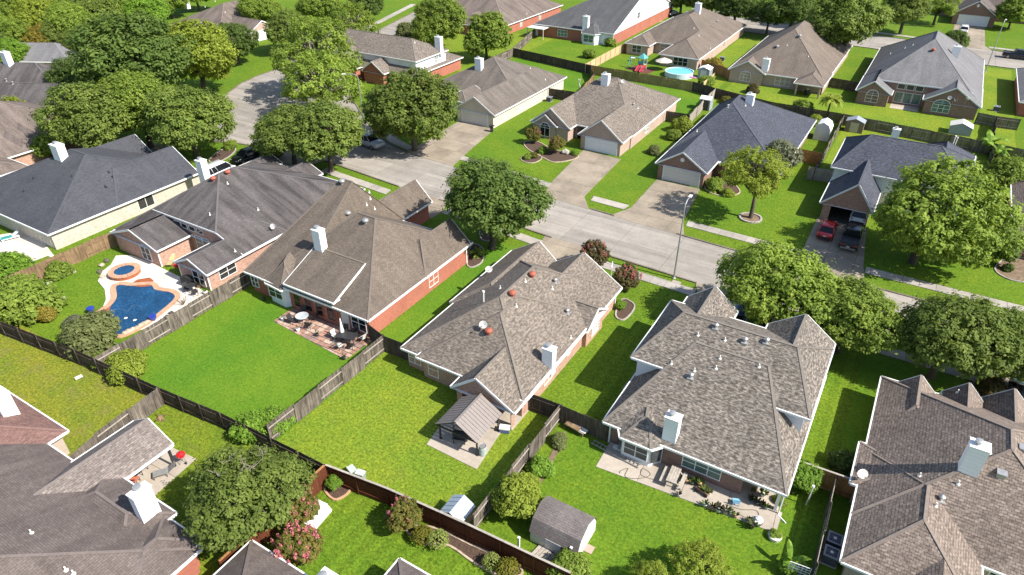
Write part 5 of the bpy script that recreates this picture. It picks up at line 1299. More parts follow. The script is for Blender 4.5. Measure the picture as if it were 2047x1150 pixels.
b = MB(); b.bar((0,-D2,rzg+.03),(0,D2,rzg+.03),.16,.05); b.build('ridge_cap', M['gz_roof'], gz)
b = MB()
for y in (-D2+.05, D2-.05):
    b.bar((-W2+.2,y,ez-.02),(W2-.2,y,ez-.02),.08,.08)
    for sx in (-1,1): b.bar((sx*(W2-.05),y,ez-.03),(0,y,rzg-.06),.07,.07)
for x in (-W2+.2, W2-.2): b.bar((x,-D2,ez-.03),(x,D2,ez-.03),.08,.08)
b.build('roof_frame', M['gz_frame'], gz)
for sx in (-1,1):
    for sy in (-1,1):
        b = MB(); b.box(-.055,.055,-.055,.055,0,ez); b.box(-.1,.1,-.1,.1,0,.03); b.bar((0,0,1.15),(-sx*.4,0,ez-.03),.05,.05); b.build('post', M['gz_frame'], gz, (sx*(W2-.2), sy*(D2-.3), 0))
mini('barrel_smoker','black barrel smoker grill under the gazebo','grill',920,882,[('barrel',lambda b:b.tube([(-.55,0,.75),(-.5,0,.75),(.5,0,.75),(.55,0,.75)],[.2,.27,.27,.2],14),'dark'),('firebox',lambda b:b.tube([(.55,0,.6),(.95,0,.6)],.2,12),'dark'),('stack',lambda b:b.tube([(-.45,0,1.0),(-.45,0,1.5)],.05,8),'dark'),('shelf',lambda b:b.box(-.5,.5,-.5,-.28,.6,.63),'dark'),('legs',lambda b:[b.bar((x,y,0),(x*.85,y*.6,.6),.05) for x in (-.45,.45) for y in (-.3,.3)],'dark')],R(20),.06)
mini('rain_drum','pale green drum standing by the gazebo post','drum',965,908,[('drum',lambda b:b.lathe([(.26,0),(.29,.1),(.29,.3),(.3,.33),(.29,.36),(.29,.6),(.3,.63),(.29,.66),(.27,.86)],18),plain('drum_paint',(.36,.42,.40),.4)),('rim',lambda b:b.lathe([(.28,.86),(.28,.9),(.2,.87)],18),'metal')],0,.06)
mini('cooler','white cooler with blue base beside the brick pillar','cooler',1009,862,[('body',lambda b:b.box(-.38,.38,-.24,.24,0,.34),plain('cooler_blue',(.10,.13,.30),.5)),('lid',lambda b:b.box(-.4,.4,-.26,.26,.34,.46),'white')],R(20),.06)
for k,(px,py,l) in enumerate(((705,950,'green grey utility pedestal nearest the fence corner'),(722,956,'leaning pale utility pedestal right of the green grey one'))):
    mini('utility_box',l+' on the yellow lawn','utility box',px,py,[('box',lambda b:b.box(-.3,.3,-.22,.22,0,.62-k*.1),plain('utility_green',(.20,.25,.22),.6)),('lid',lambda b:b.box(-.33,.33,-.25,.25,.62-k*.1,.72-k*.1),plain('utility_lid',(.42,.46,.42),.6))],R(-20+30*k))
# ================================================================ sheds
def shed(name, label, u0, u1, v0, v1, h, rh, wallm, roofm, axis='u', gambrel=False, door=None):
    cu, cv = (u0+u1)/2, (v0+v1)/2; a, c = (u1-u0)/2, (v1-v0)/2; t = thing(name, label, 'shed', (cu, cv, 0))
    rz = 0
    if axis == 'v': a, c = c, a; rz = R(90)
    t.rotation_euler = (0,0,rz)
    prof = [(-c,h),(0,h+rh),(c,h)] if not gambrel else [(-c,h),(-c*.72,h+rh*.62),(0,h+rh),(c*.72,h+rh*.62),(c,h)]
    b = MB()
    for sx in (-1, 1):
        p = [(sx*a,-c,0),(sx*a,c,0)]+[(sx*a,y,z) for y, z in prof[::-1]]
        b.poly(p if sx > 0 else p[::-1], [(q[1], q[2]) for q in (p if sx > 0 else p[::-1])])
    for sy in (-1, 1):
        p = [(-a,sy*c,0),(a,sy*c,0),(a,sy*c,h),(-a,sy*c,h)]; p = p if sy < 0 else p[::-1]; b.poly(p, [(q[0], q[2]) for q in p])
    b.build('wall', M[wallm] if isinstance(wallm, str) else wallm, t)
    r = MB()
    for (y0, z0), (y1, z1) in zip(prof, prof[1:]):
        s = math.hypot(y1-y0, z1-z0); e0 = .1 if y0 == -c else 0; e1 = .1 if y1 == c else 0
        dy, dz = (y1-y0)/s, (z1-z0)/s; P0 = (y0-dy*e0, z0-dz*e0+.03); P1 = (y1+dy*e1, z1+dz*e1+.03)
        r.poly([(-a-.08,P0[0],P0[1]),(a+.08,P0[0],P0[1]),(a+.08,P1[0],P1[1]),(-a-.08,P1[0],P1[1])],[(0,0),(2*a,0),(2*a,s),(0,s)])
    r.build('roof', roofm if not isinstance(roofm, str) else M[roofm], t)
    if door:
        d = MB(); side, w, hh, dm = door
        if side == 'end': d.box(a,a+.03,-w/2,w/2,.05,hh)
        elif side == '-end': d.box(-a-.03,-a,-w/2,w/2,.05,hh)
        else: d.box(-w/2,w/2,-c-.03,-c,.05,hh)
        d.build('door', M[dm], t)
    return t
M['barnwhite'] = siding('barn_white_siding', (.60,.60,.58)); M['shedgrey'] = plain('resin_grey', (.27,.30,.33), .5, var=.06); M['shedblue'] = plain('resin_roof_blue_grey', (.36,.42,.48), .45, var=.08); M['shedtan'] = plain('resin_tan', (.40,.35,.26), .6); M['shedbrown'] = plain('resin_brown', (.16,.12,.085), .6)
s_ = shed('barn_shed','white barn shed with curved brown shingle roof on the bright lawn',-13.4,-10.1,24.6,27.5,1.0,1.25,'barnwhite',RF['shed'],'u',True,('side',1.1,1.0,'white'))
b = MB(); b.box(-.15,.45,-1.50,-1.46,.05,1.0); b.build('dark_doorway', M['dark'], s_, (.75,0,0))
for k,(x,y) in enumerate(((1037,1100),(1081,1085),(1140,1120))):
    mini('white_post',('white post nearest the red fence','white post left of the barn shed door','white post at the right corner of the barn shed')[k],'post',x,y,[('post',lambda b:b.box(-.06,.06,-.06,.06,0,1.25),'white'),('post_cap',lambda b:b.box(-.08,.08,-.08,.08,1.25,1.3),'white')])
mini('wooden_pallet','weathered wooden platform beside the barn shed','platform',1090,1118,[('plank',lambda b,k=k:b.box(-.9+.26*k,-.68+.26*k,-.6,.6,.08,.13),'w_rail') for k in range(7)]+[('bearer',lambda b:[b.box(-.9,.9,y-.05,y+.05,0,.08) for y in (-.5,.5)],'w_brown')],R(-10))
mini('stepping_slab','pink brown stepping slab right of the barn shed','slab',1177,1098,[('slab',lambda b:b.box(-.3,.3,-.3,.3,0,.06),plain('slab_pink',(.36,.26,.21),.9))])
s_ = shed('plastic_shed','small blue grey plastic shed behind the dark red fence',-19.2,-17.55,22.75,24.3,1.1,.5,'shedtan','shedblue','v')
for k in range(4):
    for sx in (-1,1): b = MB(); b.bar((-.6+k*.4,0,1.66),(-.6+k*.4,sx*.78,1.18),.04,.03); b.build('roof_rib', M['shedblue'], s_)
u,v=at(1410,218); shed('storage_shed','white roofed storage shed with dark doors by the taupe roof lawn',u-.9,u+.9,v-.9,v+.9,1.9,.35,'shedgrey','white','u',False,('side',1.3,1.7,'dark'))
u,v=at(1642,276); shed('garden_shed','white peaked garden shed behind the blue black roof',u-1.1,u+1.1,v-1.3,v+1.3,1.8,1.0,'barnwhite','white','v',True,('-end',1.1,1.7,'offwhite'))
u,v=at(1706,262); shed('garden_shed','brown garden shed with grey roof against the long weathered fence',u-1.3,u+1.3,v-.9,v+.9,1.7,.5,'shedbrown','shedgrey','v',False,('-end',1.2,1.6,'shedtan'))
u,v=at(1917,266); shed('garden_shed','grey shed with pale ridge roof behind the long fence',u-1.5,u+1.5,v-1.2,v+1.2,1.3,.6,'shedgrey','offwhite','v')
u,v=at(1408,156); shed('resin_shed','small grey resin shed beside the round pool',u-1.1,u+1.1,v-1.1,v+1.1,1.9,.4,'shedgrey','white','v',False,('-end',1.2,1.7,'offwhite'))
mini('storm_shelter','white storm shelter slab with raised hatch in the grass by the orange fence','storm shelter',632,1030,[('slab',lambda b:b.prism([(-.75,-.95),(.75,-.95),(.75,.75),(.25,.95),(-.75,.75)],0,.16),'white'),('hatch',lambda b:b.box(-.55,.35,-.1,.85,.16,.42),'white'),('vent',lambda b:b.lathe([(.07,.42),(.07,.6),(.14,.62),(.1,.7)],10,(.1,.5)),'offwhite')],R(5))
# ================================================================ pool garden
deck = [at(*p) for p in ((222,530),(232,512),(262,511),(300,524),(330,540),(372,560),(420,592),(455,592),(418,603),(395,615),(378,632),(362,645),(345,660),(318,660),(200,660),(185,650),(182,640),(203,622),(212,600),(210,580),(196,563),(205,543))]
paved('pool_deck', deck, 3.2, 3.2, .02, .06, M['pooldeck'], deck[0], .2, 'concrete_slab', seed=12, base=M['patio'])
M['coping'] = plain('coping_terracotta', (.46,.265,.165), .8, var=.18, scale=2); M['tan_ledge'] = plain('ledge_red', (.30,.085,.035), .5, var=.2)
def poolwater():
    m, nt, b = _new('pool_water'); f = noise(nt, 5.0, 4, .7); f2 = noise(nt, .5, 2)
    col = mixc(nt, 1.0, ramp(nt, f, [(.3,(.004,.030,.085)),(.55,(.010,.058,.135)),(.75,(.035,.12,.21))]), ramp(nt, f2, [(.3,.75),(.7,1.25)]), 'MULTIPLY')
    nt.links.new(col, b.inputs['Base Color']); b.inputs['Roughness'].default_value = .06; f3 = noise(nt, 2.2, 3); bump(nt, b, f3, .12, .05); return m
M['water'] = poolwater()
def smooth(P, n=4):
    out = []; k = len(P)
    for i in range(k):
        p0, p1, p2, p3 = P[i-1], P[i], P[(i+1)%k], P[(i+2)%k]
        for j in range(n):
            t = j/n; out.append(tuple(.5*((2*p1[q])+(-p0[q]+p2[q])*t+(2*p0[q]-5*p1[q]+4*p2[q]-p3[q])*t*t+(-p0[q]+3*p1[q]-3*p2[q]+p3[q])*t**3) for q in (0,1)))
    return out
pw = smooth([at(*p) for p in ((234,572),(262,573),(300,571),(309,580),(322,583),(340,586),(350,594),(342,606),(318,626),(296,643),(276,655),(242,670),(220,664),(198,640),(200,628),(222,612),(234,595))])
cu = sum(p[0] for p in pw)/len(pw); cv = sum(p[1] for p in pw)/len(pw)
pool = thing('swimming_pool', 'free form swimming pool with deep blue water and terracotta coping', 'pool', (cu, cv, 0))
rel = [(p[0]-cu, p[1]-cv) for p in pw]; b = MB(); b.prism(rel, 0, .065); b.build('water', M['water'], pool)
def offset(P, d):
    out = []; k = len(P)
    for i in range(k):
        a, c = Vector(P[i-1]), Vector(P[(i+1)%k]); t = (c-a).normalized(); n = Vector((t.y, -t.x)); out.append((P[i][0]+n.x*d, P[i][1]+n.y*d))
    return out
if area(rel) < 0: rel = rel[::-1]
ou = offset(rel, .55); k = len(rel)
for i in range(k):
    if 25 <= i < 34: pass
    a, c, d, e = rel[i], rel[(i+1)%k], ou[(i+1)%k], ou[i]
    q = [a, c, d, e]; gx = sum(x[0] for x in q)/4; gy = sum(x[1] for x in q)/4; q = [(gx+(x-gx)*.985, gy+(y-gy)*.985) for x, y in q]
    b = MB(); b.prism(q, 0, .12); b.build('coping_stone', M['coping'], pool)
b = MB(); lp = [at(*p) for p in ((258,571),(275,560),(300,556),(307,562),(308,570),(302,573),(280,575))]; b.prism([(p[0]-cu,p[1]-cv) for p in lp], 0, .075); b.build('tanning_ledge', M['tan_ledge'], pool)
b = MB(); lp = [at(*p) for p in ((198,640),(200,628),(222,613),(218,625),(204,637))]; b.prism([(p[0]-cu,p[1]-cv) for p in lp], 0, .075); b.build('step_ledge', M['tan_ledge'], pool)
su, sv = at(251,548); spa = thing('spa_tub', 'round raised spa with terracotta rim at the head of the pool', 'spa', (su, sv, 0))
b = MB(); b.lathe([(1.5,0),(1.5,.40),(1.42,.42)], 28); b.build('spa_wall', M['tan_ledge'], spa)
for i in range(18):
    a0, a1 = 2*math.pi*i/18+.01, 2*math.pi*(i+1)/18-.01; q = [(r*math.cos(a), r*math.sin(a)) for r, a in ((1.0,a0),(1.58,a0),(1.58,a1),(1.0,a1))]
    b = MB(); b.prism(q, .42, .5); b.build('rim_stone', M['coping'], spa)
b = MB(); b.lathe([(1.02,.42),(1.02,.47)], 28); b.build('water', M['water'], spa)
rk = random.Random(5)
M['rock'] = plain('garden_rock', (.42,.33,.24), .9, var=.3, scale=4); M['rockd'] = plain('dark_rock', (.10,.085,.07), .95, var=.4, scale=5)
def rock(px, py, r, label, mat='rock', group=None):
    u, v = at(px, py); b = MB(); pr = [(r*q*rk.uniform(.85,1.1), z*r) for q, z in ((.7,0),(1,.25),(.85,.55),(.5,.75),(.15,.82))]; b.lathe(pr, 7, sy=rk.uniform(.65,.95)); o = b.build('boulder', M[mat], None, (u, v, 0), rk.uniform(0,6)); tag(o, label, 'rock', group)
for i, (x, y) in enumerate(((258,664),(266,660),(274,657),(281,653),(289,649),(296,645),(250,668))): rock(x, y, .36-.02*(i%3), 'tan boulder on the low rock ledge at the near pool edge', group='boulders on the near pool edge')
for i, (x, y) in enumerate(((214,523),(204,532),(200,545),(205,555))): rock(x, y, .42-.05*(i%2), ('grey boulder topmost along the pool deck edge','pale boulder second along the pool deck edge','dark boulder third along the pool deck edge','small boulder lowest along the pool deck edge')[i], 'rockd' if i%2==0 else 'rock')
M['bluepot'] = plain('blue_glazed', (.02,.04,.28), .2)
for px, py, l in ((183,624,'blue glazed planter at the left tip of the pool'),(307,640,'blue glazed planter at the near pool rim')):
    mini('planter',l,'planter',px,py,[('pot',lambda b:b.lathe([(.2,0),(.34,.35),(.36,.5),(.3,.52)],14),'bluepot'),('soil',lambda b:b.lathe([(.29,.44),(.28,.47)],12),'soil')],0,.06)
def table(name,label,px,py,r,h,top,leg='dark',rectd=None,rz=0,z=.06):
    f = (lambda b:b.lathe([(r,h-.03),(r,h),(r*.98,h+.01)],24)) if not rectd else (lambda b:b.box(-rectd[0],rectd[0],-rectd[1],rectd[1],h-.03,h+.01))
    x, y = (r*.6, r*.6) if not rectd else (rectd[0]*.85, rectd[1]*.8)
    return mini(name,label,'table',px,py,[('tabletop',f,top)]+[('leg',lambda b,a=a,c=c:b.bar((a*x,c*y,0),(a*x,c*y,h-.03),.04),leg) for a in (-1,1) for c in (-1,1)],rz,z)
def chair(label,px,py,rz,mat='dark',frame='dark',z=.06,group=None):
    return mini('patio_chair',label,'chair',px,py,[('seat',lambda b:b.box(-.24,.24,-.24,.24,.38,.42),mat),('backrest',lambda b:b.poly([(-.24,.23,.42),(.24,.23,.42),(.23,.36,.95),(-.23,.36,.95)]) or b.bar((-.24,.25,.42),(-.23,.37,.95),.035) or b.bar((.24,.25,.42),(.23,.37,.95),.035),mat)]+[('leg',lambda b,a=a,c=c:b.bar((a*.22,c*.22,0),(a*.22,c*.22,.4),.035),frame) for a in (-1,1) for c in (-1,1)]+[('armrest',lambda b,a=a:b.bar((a*.25,-.2,.6),(a*.25,.3,.62),.04),frame) for a in (-1,1)],rz,z,group=group)
mini('lounge_chair','tan slatted lounge chair leaning by the orange brick wall','lounge chair',343,528,[('slat',lambda b,k=k:b.box(-.28,.28,-.7+.14*k,-.6+.14*k,.3,.34),plain('lounge_wood',(.50,.36,.20),.7)) for k in range(7)]+[('backrest',lambda b:b.bar((0,.3,.32),(0,.85,.85),.55,.04),plain('lounge_wood',(.5,.36,.2),.7)),('legs',lambda b:[b.bar((x,y,0),(x,y,.3),.05) for x in (-.24,.24) for y in (-.6,.4)],'w_brown')],R(35),.06)
mini('lounge_chair','tan lounge chair nearest the recessed windows of the pool house','lounge chair',352,518,[('slat',lambda b,k=k:b.box(-.28,.28,-.7+.14*k,-.6+.14*k,.3,.34),plain('lounge_wood',(.50,.36,.20),.7)) for k in range(7)]+[('backrest',lambda b:b.bar((0,.3,.32),(0,.85,.85),.55,.04),plain('lounge_wood',(.5,.36,.2),.7)),('legs',lambda b:[b.bar((x,y,0),(x,y,.3),.05) for x in (-.24,.24) for y in (-.6,.4)],'w_brown')],R(30),.06)
mini('wagon_wheel','round barrel end leaning against the orange brick pool house wall','barrel',325,527,[('barrel',lambda b:b.tube([(0,0,.45),(.35,0,.45)],.42,18),'w_brown'),('hoop',lambda b:b.tube([(.02,0,.45),(.06,0,.45)],.44,18),'dark')],R(20),.06)
mini('kettle_grill','small red kettle grill in the shade of the pool house gable','grill',355,543,[('bowl',lambda b:b.lathe([(.08,.5),(.25,.62),(.29,.75),(.26,.88),(.1,.97)],14),'p_red'),('legs',lambda b:[b.bar((.2*math.cos(a),.2*math.sin(a),0),(.12*math.cos(a),.12*math.sin(a),.55),.03) for a in (0,2.1,4.2)],'dark')],0,.06)
mini('gas_grill','black covered grill on the pool deck by the gable','grill',377,570,[('cover',lambda b:loft(b,[(-.55,[(-.3,.05),(.3,.05),(.28,1.0),(-.28,1.0)]),(.0,[(-.33,.05),(.33,.05),(.25,1.12),(-.25,1.12)]),(.55,[(-.3,.05),(.3,.05),(.28,.98),(-.28,.98)])]),'trimblack'),('side_shelf',lambda b:b.box(.5,.85,-.25,.25,.8,.84),'dark')],R(20),.06)
table('patio_table','dark round table beside the covered grill on the pool deck',384,582,.5,.7,'dark')
for k,(px,py,r_) in enumerate(((374,584,1.2),(392,590,4.0))): chair(('dark patio chair left of the dark pool deck table','dark patio chair right of the dark pool deck table')[k],px,py,r_)
for k,(px,py) in enumerate(((398,574),(389,562),(412,588))):
    mini('flower_pot',('terracotta pot with flowers by the gable window','blue pot beside the gable post','low pot at the end of the pool deck')[k],'flower pot',px,py,[('pot',lambda b:b.lathe([(.15,0),(.22,.3),(.2,.32)],12),('coping','bluepot','offwhite')[k]),('plant',lambda b:[b.bar((0,0,.3),(.22*math.cos(q),.22*math.sin(q),.55+.05*(q%3)),.07,.02) for q in range(9)],LF['bright'])],0,.06)
mini('dry_plant','dry spiky plant at the grey fence by the pool','plant',366,610,[('stems',lambda b:[b.bar((0,0,0),(.5*math.cos(q*.7),.5*math.sin(q*.7),.55+.1*(q%4)),.03) for q in range(14)],'w_brown')],0,.0)
for k,(px,py) in enumerate(((344,627),(336,634),(327,641))): mini('firewood_pile','dark cut branches heaped on the pool deck along the fence','wood pile',px,py,[('log',lambda b,q=q:b.tube([(-.3,.12*q-.2,.08),(.3,.1*q-.2,.1)],.06,7),'rockd') for q in range(4)],.3*k,.06,group='branch heaps by the pool fence')
mini('pool_light','bright round pool light at the shallow end','pool light',252,637,[('lens',lambda b:b.lathe([(.16,.066),(.14,.07)],12),'white')]); mini('pool_light','bright round pool light nearest the boulders','pool light',270,641,[('lens',lambda b:b.lathe([(.16,.066),(.14,.07)],12),'white')])
b = MB(); hp = [at(*p) for p in ((218,628),(232,620),(244,620),(256,624),(266,612),(280,614),(286,622),(300,618))]; b.tube([(p[0],p[1],.085) for p in smooth(hp,4)[:-8]],.011,5); tag(b.build('pool_hose', plain('hose_pale',(.12,.22,.32),.4)), 'pale cleaner hose floating across the blue pool', 'hose')
mini('raised_bed','stone edging of the raised bed by the stained brown fence','edging',123,556,[('edging',lambda b:b.box(-1.5,1.5,-.1,.1,0,.2),'walk')],R(90-4)); mini('stone_edging','short pale stone edging by the yellow shrub','edging',118,601,[('edging',lambda b:b.box(-.6,.6,-.1,.1,0,.2),'walk')],R(80))
# F's rear patio
fp = [at(*p) for p in ((0,470),(55,462),(75,470),(115,520),(95,512),(60,525),(0,505))]
paved('patio', fp, 2.5, 2.5, .02, .05, M['pooldeck'], fp[0], .1, 'concrete_slab', seed=14, base=M['patio'])
mini('patio_lounger','white cushioned lounger with teal pad on the corner patio','lounger',22,478,[('frame',lambda b:b.box(-.9,.9,-.35,.35,.2,.28),'white'),('cushion',lambda b:b.box(-.9,.2,-.32,.32,.28,.36),plain('teal_pad',(.03,.25,.25),.7)),('backrest',lambda b:b.bar((.2,0,.3),(.9,0,.75),.65,.08),'white'),('legs',lambda b:[b.bar((x,y,0),(x,y,.2),.05) for x in (-.8,.8) for y in (-.3,.3)],'white')],R(70),.05)
# ================================================================ patio of house A
rnd = random.Random(8); pa = [at(548,646),at(694,722),at(740,682),at(716,668),(-46.3,36.1)]
pa = [(-46.4,33.1),(-36.5,32.3),(-36.3,35.8),(-46.4,35.8)]
po = sheet('patio', pa, .03, M['joint'])
M['flag'] = [plain('flagstone_%d' % i, c, .9, var=.25, scale=5) for i, c in enumerate(((.36,.20,.145),(.42,.27,.20),(.30,.165,.12),(.44,.32,.25),(.26,.17,.14)))]
x = -46.35; row = 0
yy = 32.2
while yy < 35.8:
    hgt = rnd.uniform(.42,.6); x = -46.4-rnd.uniform(0,.4)
    while x < -36.3:
        w = rnd.uniform(.45,.85); q = [(x+.02+rnd.uniform(0,.05),yy+.02),(x+w-.02,yy+.02+rnd.uniform(0,.06)),(x+w-.02-rnd.uniform(0,.06),yy+hgt-.02),(x+.02,yy+hgt-.02-rnd.uniform(0,.05))]
        q2 = q
        for i in range(4):
            a, c = pa[i], pa[(i+1)%4]; q2 = q2 and clip(q2, -(c[1]-a[1]), c[0]-a[0], -(c[1]-a[1])*a[0]+(c[0]-a[0])*a[1])
        if q2 and len(q2) > 2 and abs(area(q2)) > .05: b = MB(); b.prism(q2, 0, .06+rnd.uniform(-.008,.008)); b.build('flagstone', rnd.choice(M['flag']), po)
        x += w
    yy += hgt
M['tglass'] = glass('table_glass', (.42,.46,.48), .15)
table('garden_table','round glass table on the flagstone patio',606,643,.62,.7,'tglass')
for k,(px,py,rz) in enumerate(((585,646,1.7),(618,656,3.6),(606,630,.2),(630,640,5.0))): chair(('dark patio chair left of the round glass table','dark patio chair in front of the round glass table','dark patio chair behind the round glass table','dark patio chair right of the round glass table')[k],px,py,rz)
table('dining_table','long dark dining table under the folded parasol',695,683,.9,.72,'dark','dark',(.95,.5),R(15))
for k,(px,py,rz,m) in enumerate(((672,678,1.5,'offwhite'),(680,697,3.0,'offwhite'),(703,697,3.4,'dark'),(726,682,4.6,'offwhite'),(712,670,.3,'dark'),(690,668,.2,'dark'))): chair(('pale cushioned chair left of the dining table','pale cushioned chair at the near left of the dining table','dark chair at the near right of the dining table','pale cushioned chair at the right end of the dining table','dark chair behind the right half of the dining table','dark chair behind the folded parasol')[k],px,py,rz,m)
mini('parasol','folded white parasol standing by the dining table','parasol',686,676,[('pole',lambda b:b.tube([(0,0,0),(0,0,2.2)],.025,6),'metal'),('folded_canopy',lambda b:b.lathe([(.20,.75),(.17,1.0),(.10,1.6),(.05,2.1),(.02,2.25)],9),'white'),('base',lambda b:b.lathe([(.25,0),(.22,.08)],12),'dark')],0,.06)
for k,(px,py,l) in enumerate(((566,640,'white pot at the corner of the flagstone patio'),(596,662,'white pot on the lawn edge of the flagstone patio'),(634,672,'dark spiky plant pot near the patio edge'),(528,600,'dry flower pots in the bed left of the white bay'),(688,718,'small dark pot at the patio fence corner'))):
    mini('flower_pot',l,'flower pot',px,py,[('pot',lambda b:b.lathe([(.13,0),(.2,.28),(.18,.3)],12),'white' if k<2 else 'dark'),('plant',lambda b:[b.bar((0,0,.25),(.25*math.cos(q*1.3),.25*math.sin(q*1.3),.45+.06*(q%3)),.05,.015) for q in range(8)],LF['dark' if k<3 else 'olive'])],0,.06)
# ================================================================ patio of house C
pc = [(-12.4,32.5),(.2,33.6),(.2,35.0),(.2,38.4),(-3.1,38.4),(-3.1,35.3),(-12.5,35.2)]
paved('patio', [(-12.4,32.5),(.2,33.4),(.2,35.3),(-12.5,35.3)], 3.1, 3.4, .025, .06, M['patio'], (-12.4,32.4), R(4), 'concrete_slab', seed=21)
paved('patio', [(-3.1,35.32),(-.1,35.32),(-.1,38.5),(-3.1,38.5)], 3.1, 3.4, .02, .06, M['patio'], (-3.1,35.3), 0, 'concrete_slab', seed=22)
mini('picnic_table','grey wooden picnic table with benches on the long patio','picnic table',1345,962,[('top_plank',lambda b,k=k:b.box(-.36+.18*k,-.2+.18*k,-.8,.8,.68,.73),'w_rail') for k in range(4)]+[('bench',lambda b,s=s:b.box(s*.68-.14,s*.68+.14,-.8,.8,.40,.44),'w_rail') for s in (-1,1)]+[('leg_frame',lambda b,y=y:(b.bar((-.75,y,0),(-.2,y,.68),.08),b.bar((.75,y,0),(.2,y,.68),.08),b.bar((-.75,y,.38),(.75,y,.38),.08)),'w_rail') for y in (-.55,.55)],R(3),.06)
def ladder(b):
    b.bar((-2,0,.1),(2,0,.1),.07); b.bar((-2,.38,.1),(2,.38,.1),.07)
    for k in range(13): b.bar((-1.9+k*.316,0,.1),(-1.9+k*.316,.38,.1),.04)
mini('ladder','pale ladder lying along the foot of the white bay window','ladder',1228,912,[('ladder_frame',ladder,'metal')],R(-6),.06)
for k,(px,py,l) in enumerate(((1248,905,'row of empty white planters nearest the ladder'),)):
    mini('planter_rack',l,'planter',px,py,[('box',lambda b,q=q:b.box(-.9+.45*q,-.5+.45*q,-.15,.15,0,.25),'offwhite') for q in range(5)],R(-4),.06)
def hose(label, pts, z=.075):
    b = MB(); P = [at(*p) for p in pts]; q = smooth(P, 5)[:-5]; b.tube([(p[0],p[1],z) for p in q], .022, 5); tag(b.build('garden_hose', plain('hose_olive',(.10,.085,.05),.5)), label, 'hose')
hose('coiled garden hose on the patio left of the picnic table',((1240,948),(1255,938),(1250,955),(1280,958),(1300,950),(1285,938),(1282,952),(1310,962)))
hose('garden hose looping across the right end of the long patio',((1450,1010),(1480,1020),(1510,1022),(1515,1034),(1495,1038),(1470,1025)))
mini('child_chair','light blue plastic chair on the long patio','chair',1470,1007,[('seat',lambda b:b.box(-.22,.22,-.22,.22,.25,.29),plain('blue_plastic',(.20,.45,.65),.4)),('backrest',lambda b:b.box(-.22,.22,.18,.22,.29,.6),plain('blue_plastic',(.2,.45,.65),.4)),('legs',lambda b:[b.bar((x,y,0),(x,y,.25),.04) for x in (-.2,.2) for y in (-.2,.2)],plain('blue_plastic',(.2,.45,.65),.4))],R(200),.06)
POTS = [(1362,960),(1372,963),(1382,968),(1392,966),(1400,972),(1408,985),(1418,988),(1356,992),(1408,1012),(1424,1018),(1436,1022),(1450,1026),(1460,1028),(1470,1034),(1496,1044),(1508,1048),(1516,1052),(1502,1055),(1500,1000),(1512,1008),(1522,1012),(1532,1018),(1505,985),(1525,992)]
rnd = random.Random(4)
for k,(px,py) in enumerate(POTS):
    s = rnd.uniform(.7,1.2); cl = rnd.choice(['dark','bright','mid','olive','rust']); n = rnd.randint(7,12); po_ = rnd.choice(['coping','dark','offwhite','metal'])
    where = 'along the brick wall' if k < 7 else ('along the lawn edge' if k < 18 else 'under the porch roof')
    mini('flower_pot','potted garden plant '+where+' of the long patio','flower pot',px,py,[('pot',lambda b:b.lathe([(.12,0),(.19,.26),(.17,.28)],12),po_),('plant',lambda b:[b.bar((0,0,.2),(.28*math.cos(q*2.4),.28*math.sin(q*2.4),.38+.08*(q%3)),.11,.02) for q in range(n)],LF[cl])],k,.06,group='plant pots '+where+' of the long patio',s=s)
mini('wicker_basket','white round pot cluster ornament at the lawn edge of the patio','garden ornament',1513,1046,[('bowl',lambda b:b.lathe([(.1,0),(.3,.2),(.34,.38),(.28,.4)],14),'white'),('ball',lambda b:b.lathe([(.05,.3),(.2,.4),(.2,.55),(.05,.65)],12),'white')],0,.06)
mini('garden_wagon','low wooden garden cart beside the picture window','cart',1404,984,[('bed',lambda b:b.box(-.5,.5,-.22,.22,.16,.22),'w_brown'),('side_board',lambda b:(b.box(-.5,.5,-.24,-.21,.22,.34),b.box(-.5,.5,.21,.24,.22,.34)),'w_brown')]+[('wheel',lambda b,a=a,c=c:b.tube([(a*.38,c*.26-.03,.14),(a*.38,c*.26+.03,.14)],.14,12),'tyre') for a in (-1,1) for c in (-1,1)],R(-14),.06)
mini('tub_planter','white round tub holding a shrub at the patio end','planter',1548,1076,[('tub',lambda b:b.lathe([(.38,0),(.44,.3),(.4,.32)],16),'offwhite')])
mini('junk_bench','weathered bench piled with boards at the dark fence corner','bench',1150,862,[('seat',lambda b:b.box(-.9,.9,-.3,.3,.4,.46),'w_rail'),('board',lambda b:b.box(-.7,1.0,-.2,.25,.47,.52),'offwhite'),('board',lambda b:b.box(-.8,.5,-.35,.1,.53,.57),'w_brown'),('legs',lambda b:[b.bar((x,y,0),(x,y,.4),.07) for x in (-.8,.8) for y in (-.22,.22)],'w_brown')],R(-8))
def trellis(b):
    for k in range(6): b.bar((-.6+.24*k,0,0),(-.6+.24*k,0,1.5),.035)
    for k in range(7): b.bar((-.6,.02,.15+.22*k),(.6,.02,.15+.22*k),.035)
mini('trellis','white lattice trellis at the bottom edge','trellis',1590,1160,[('lattice',trellis,'white')],R(5)); mini('garden_post','white leaning pole with wire beside the lime tree','pole',1611,1010,[('pole',lambda b:b.tube([(0,0,0),(.05,0,1.9)],.045,7),'offwhite'),('cap',lambda b:b.lathe([(.09,1.85),(.09,2.0)],8,(.05,0)),'white')])
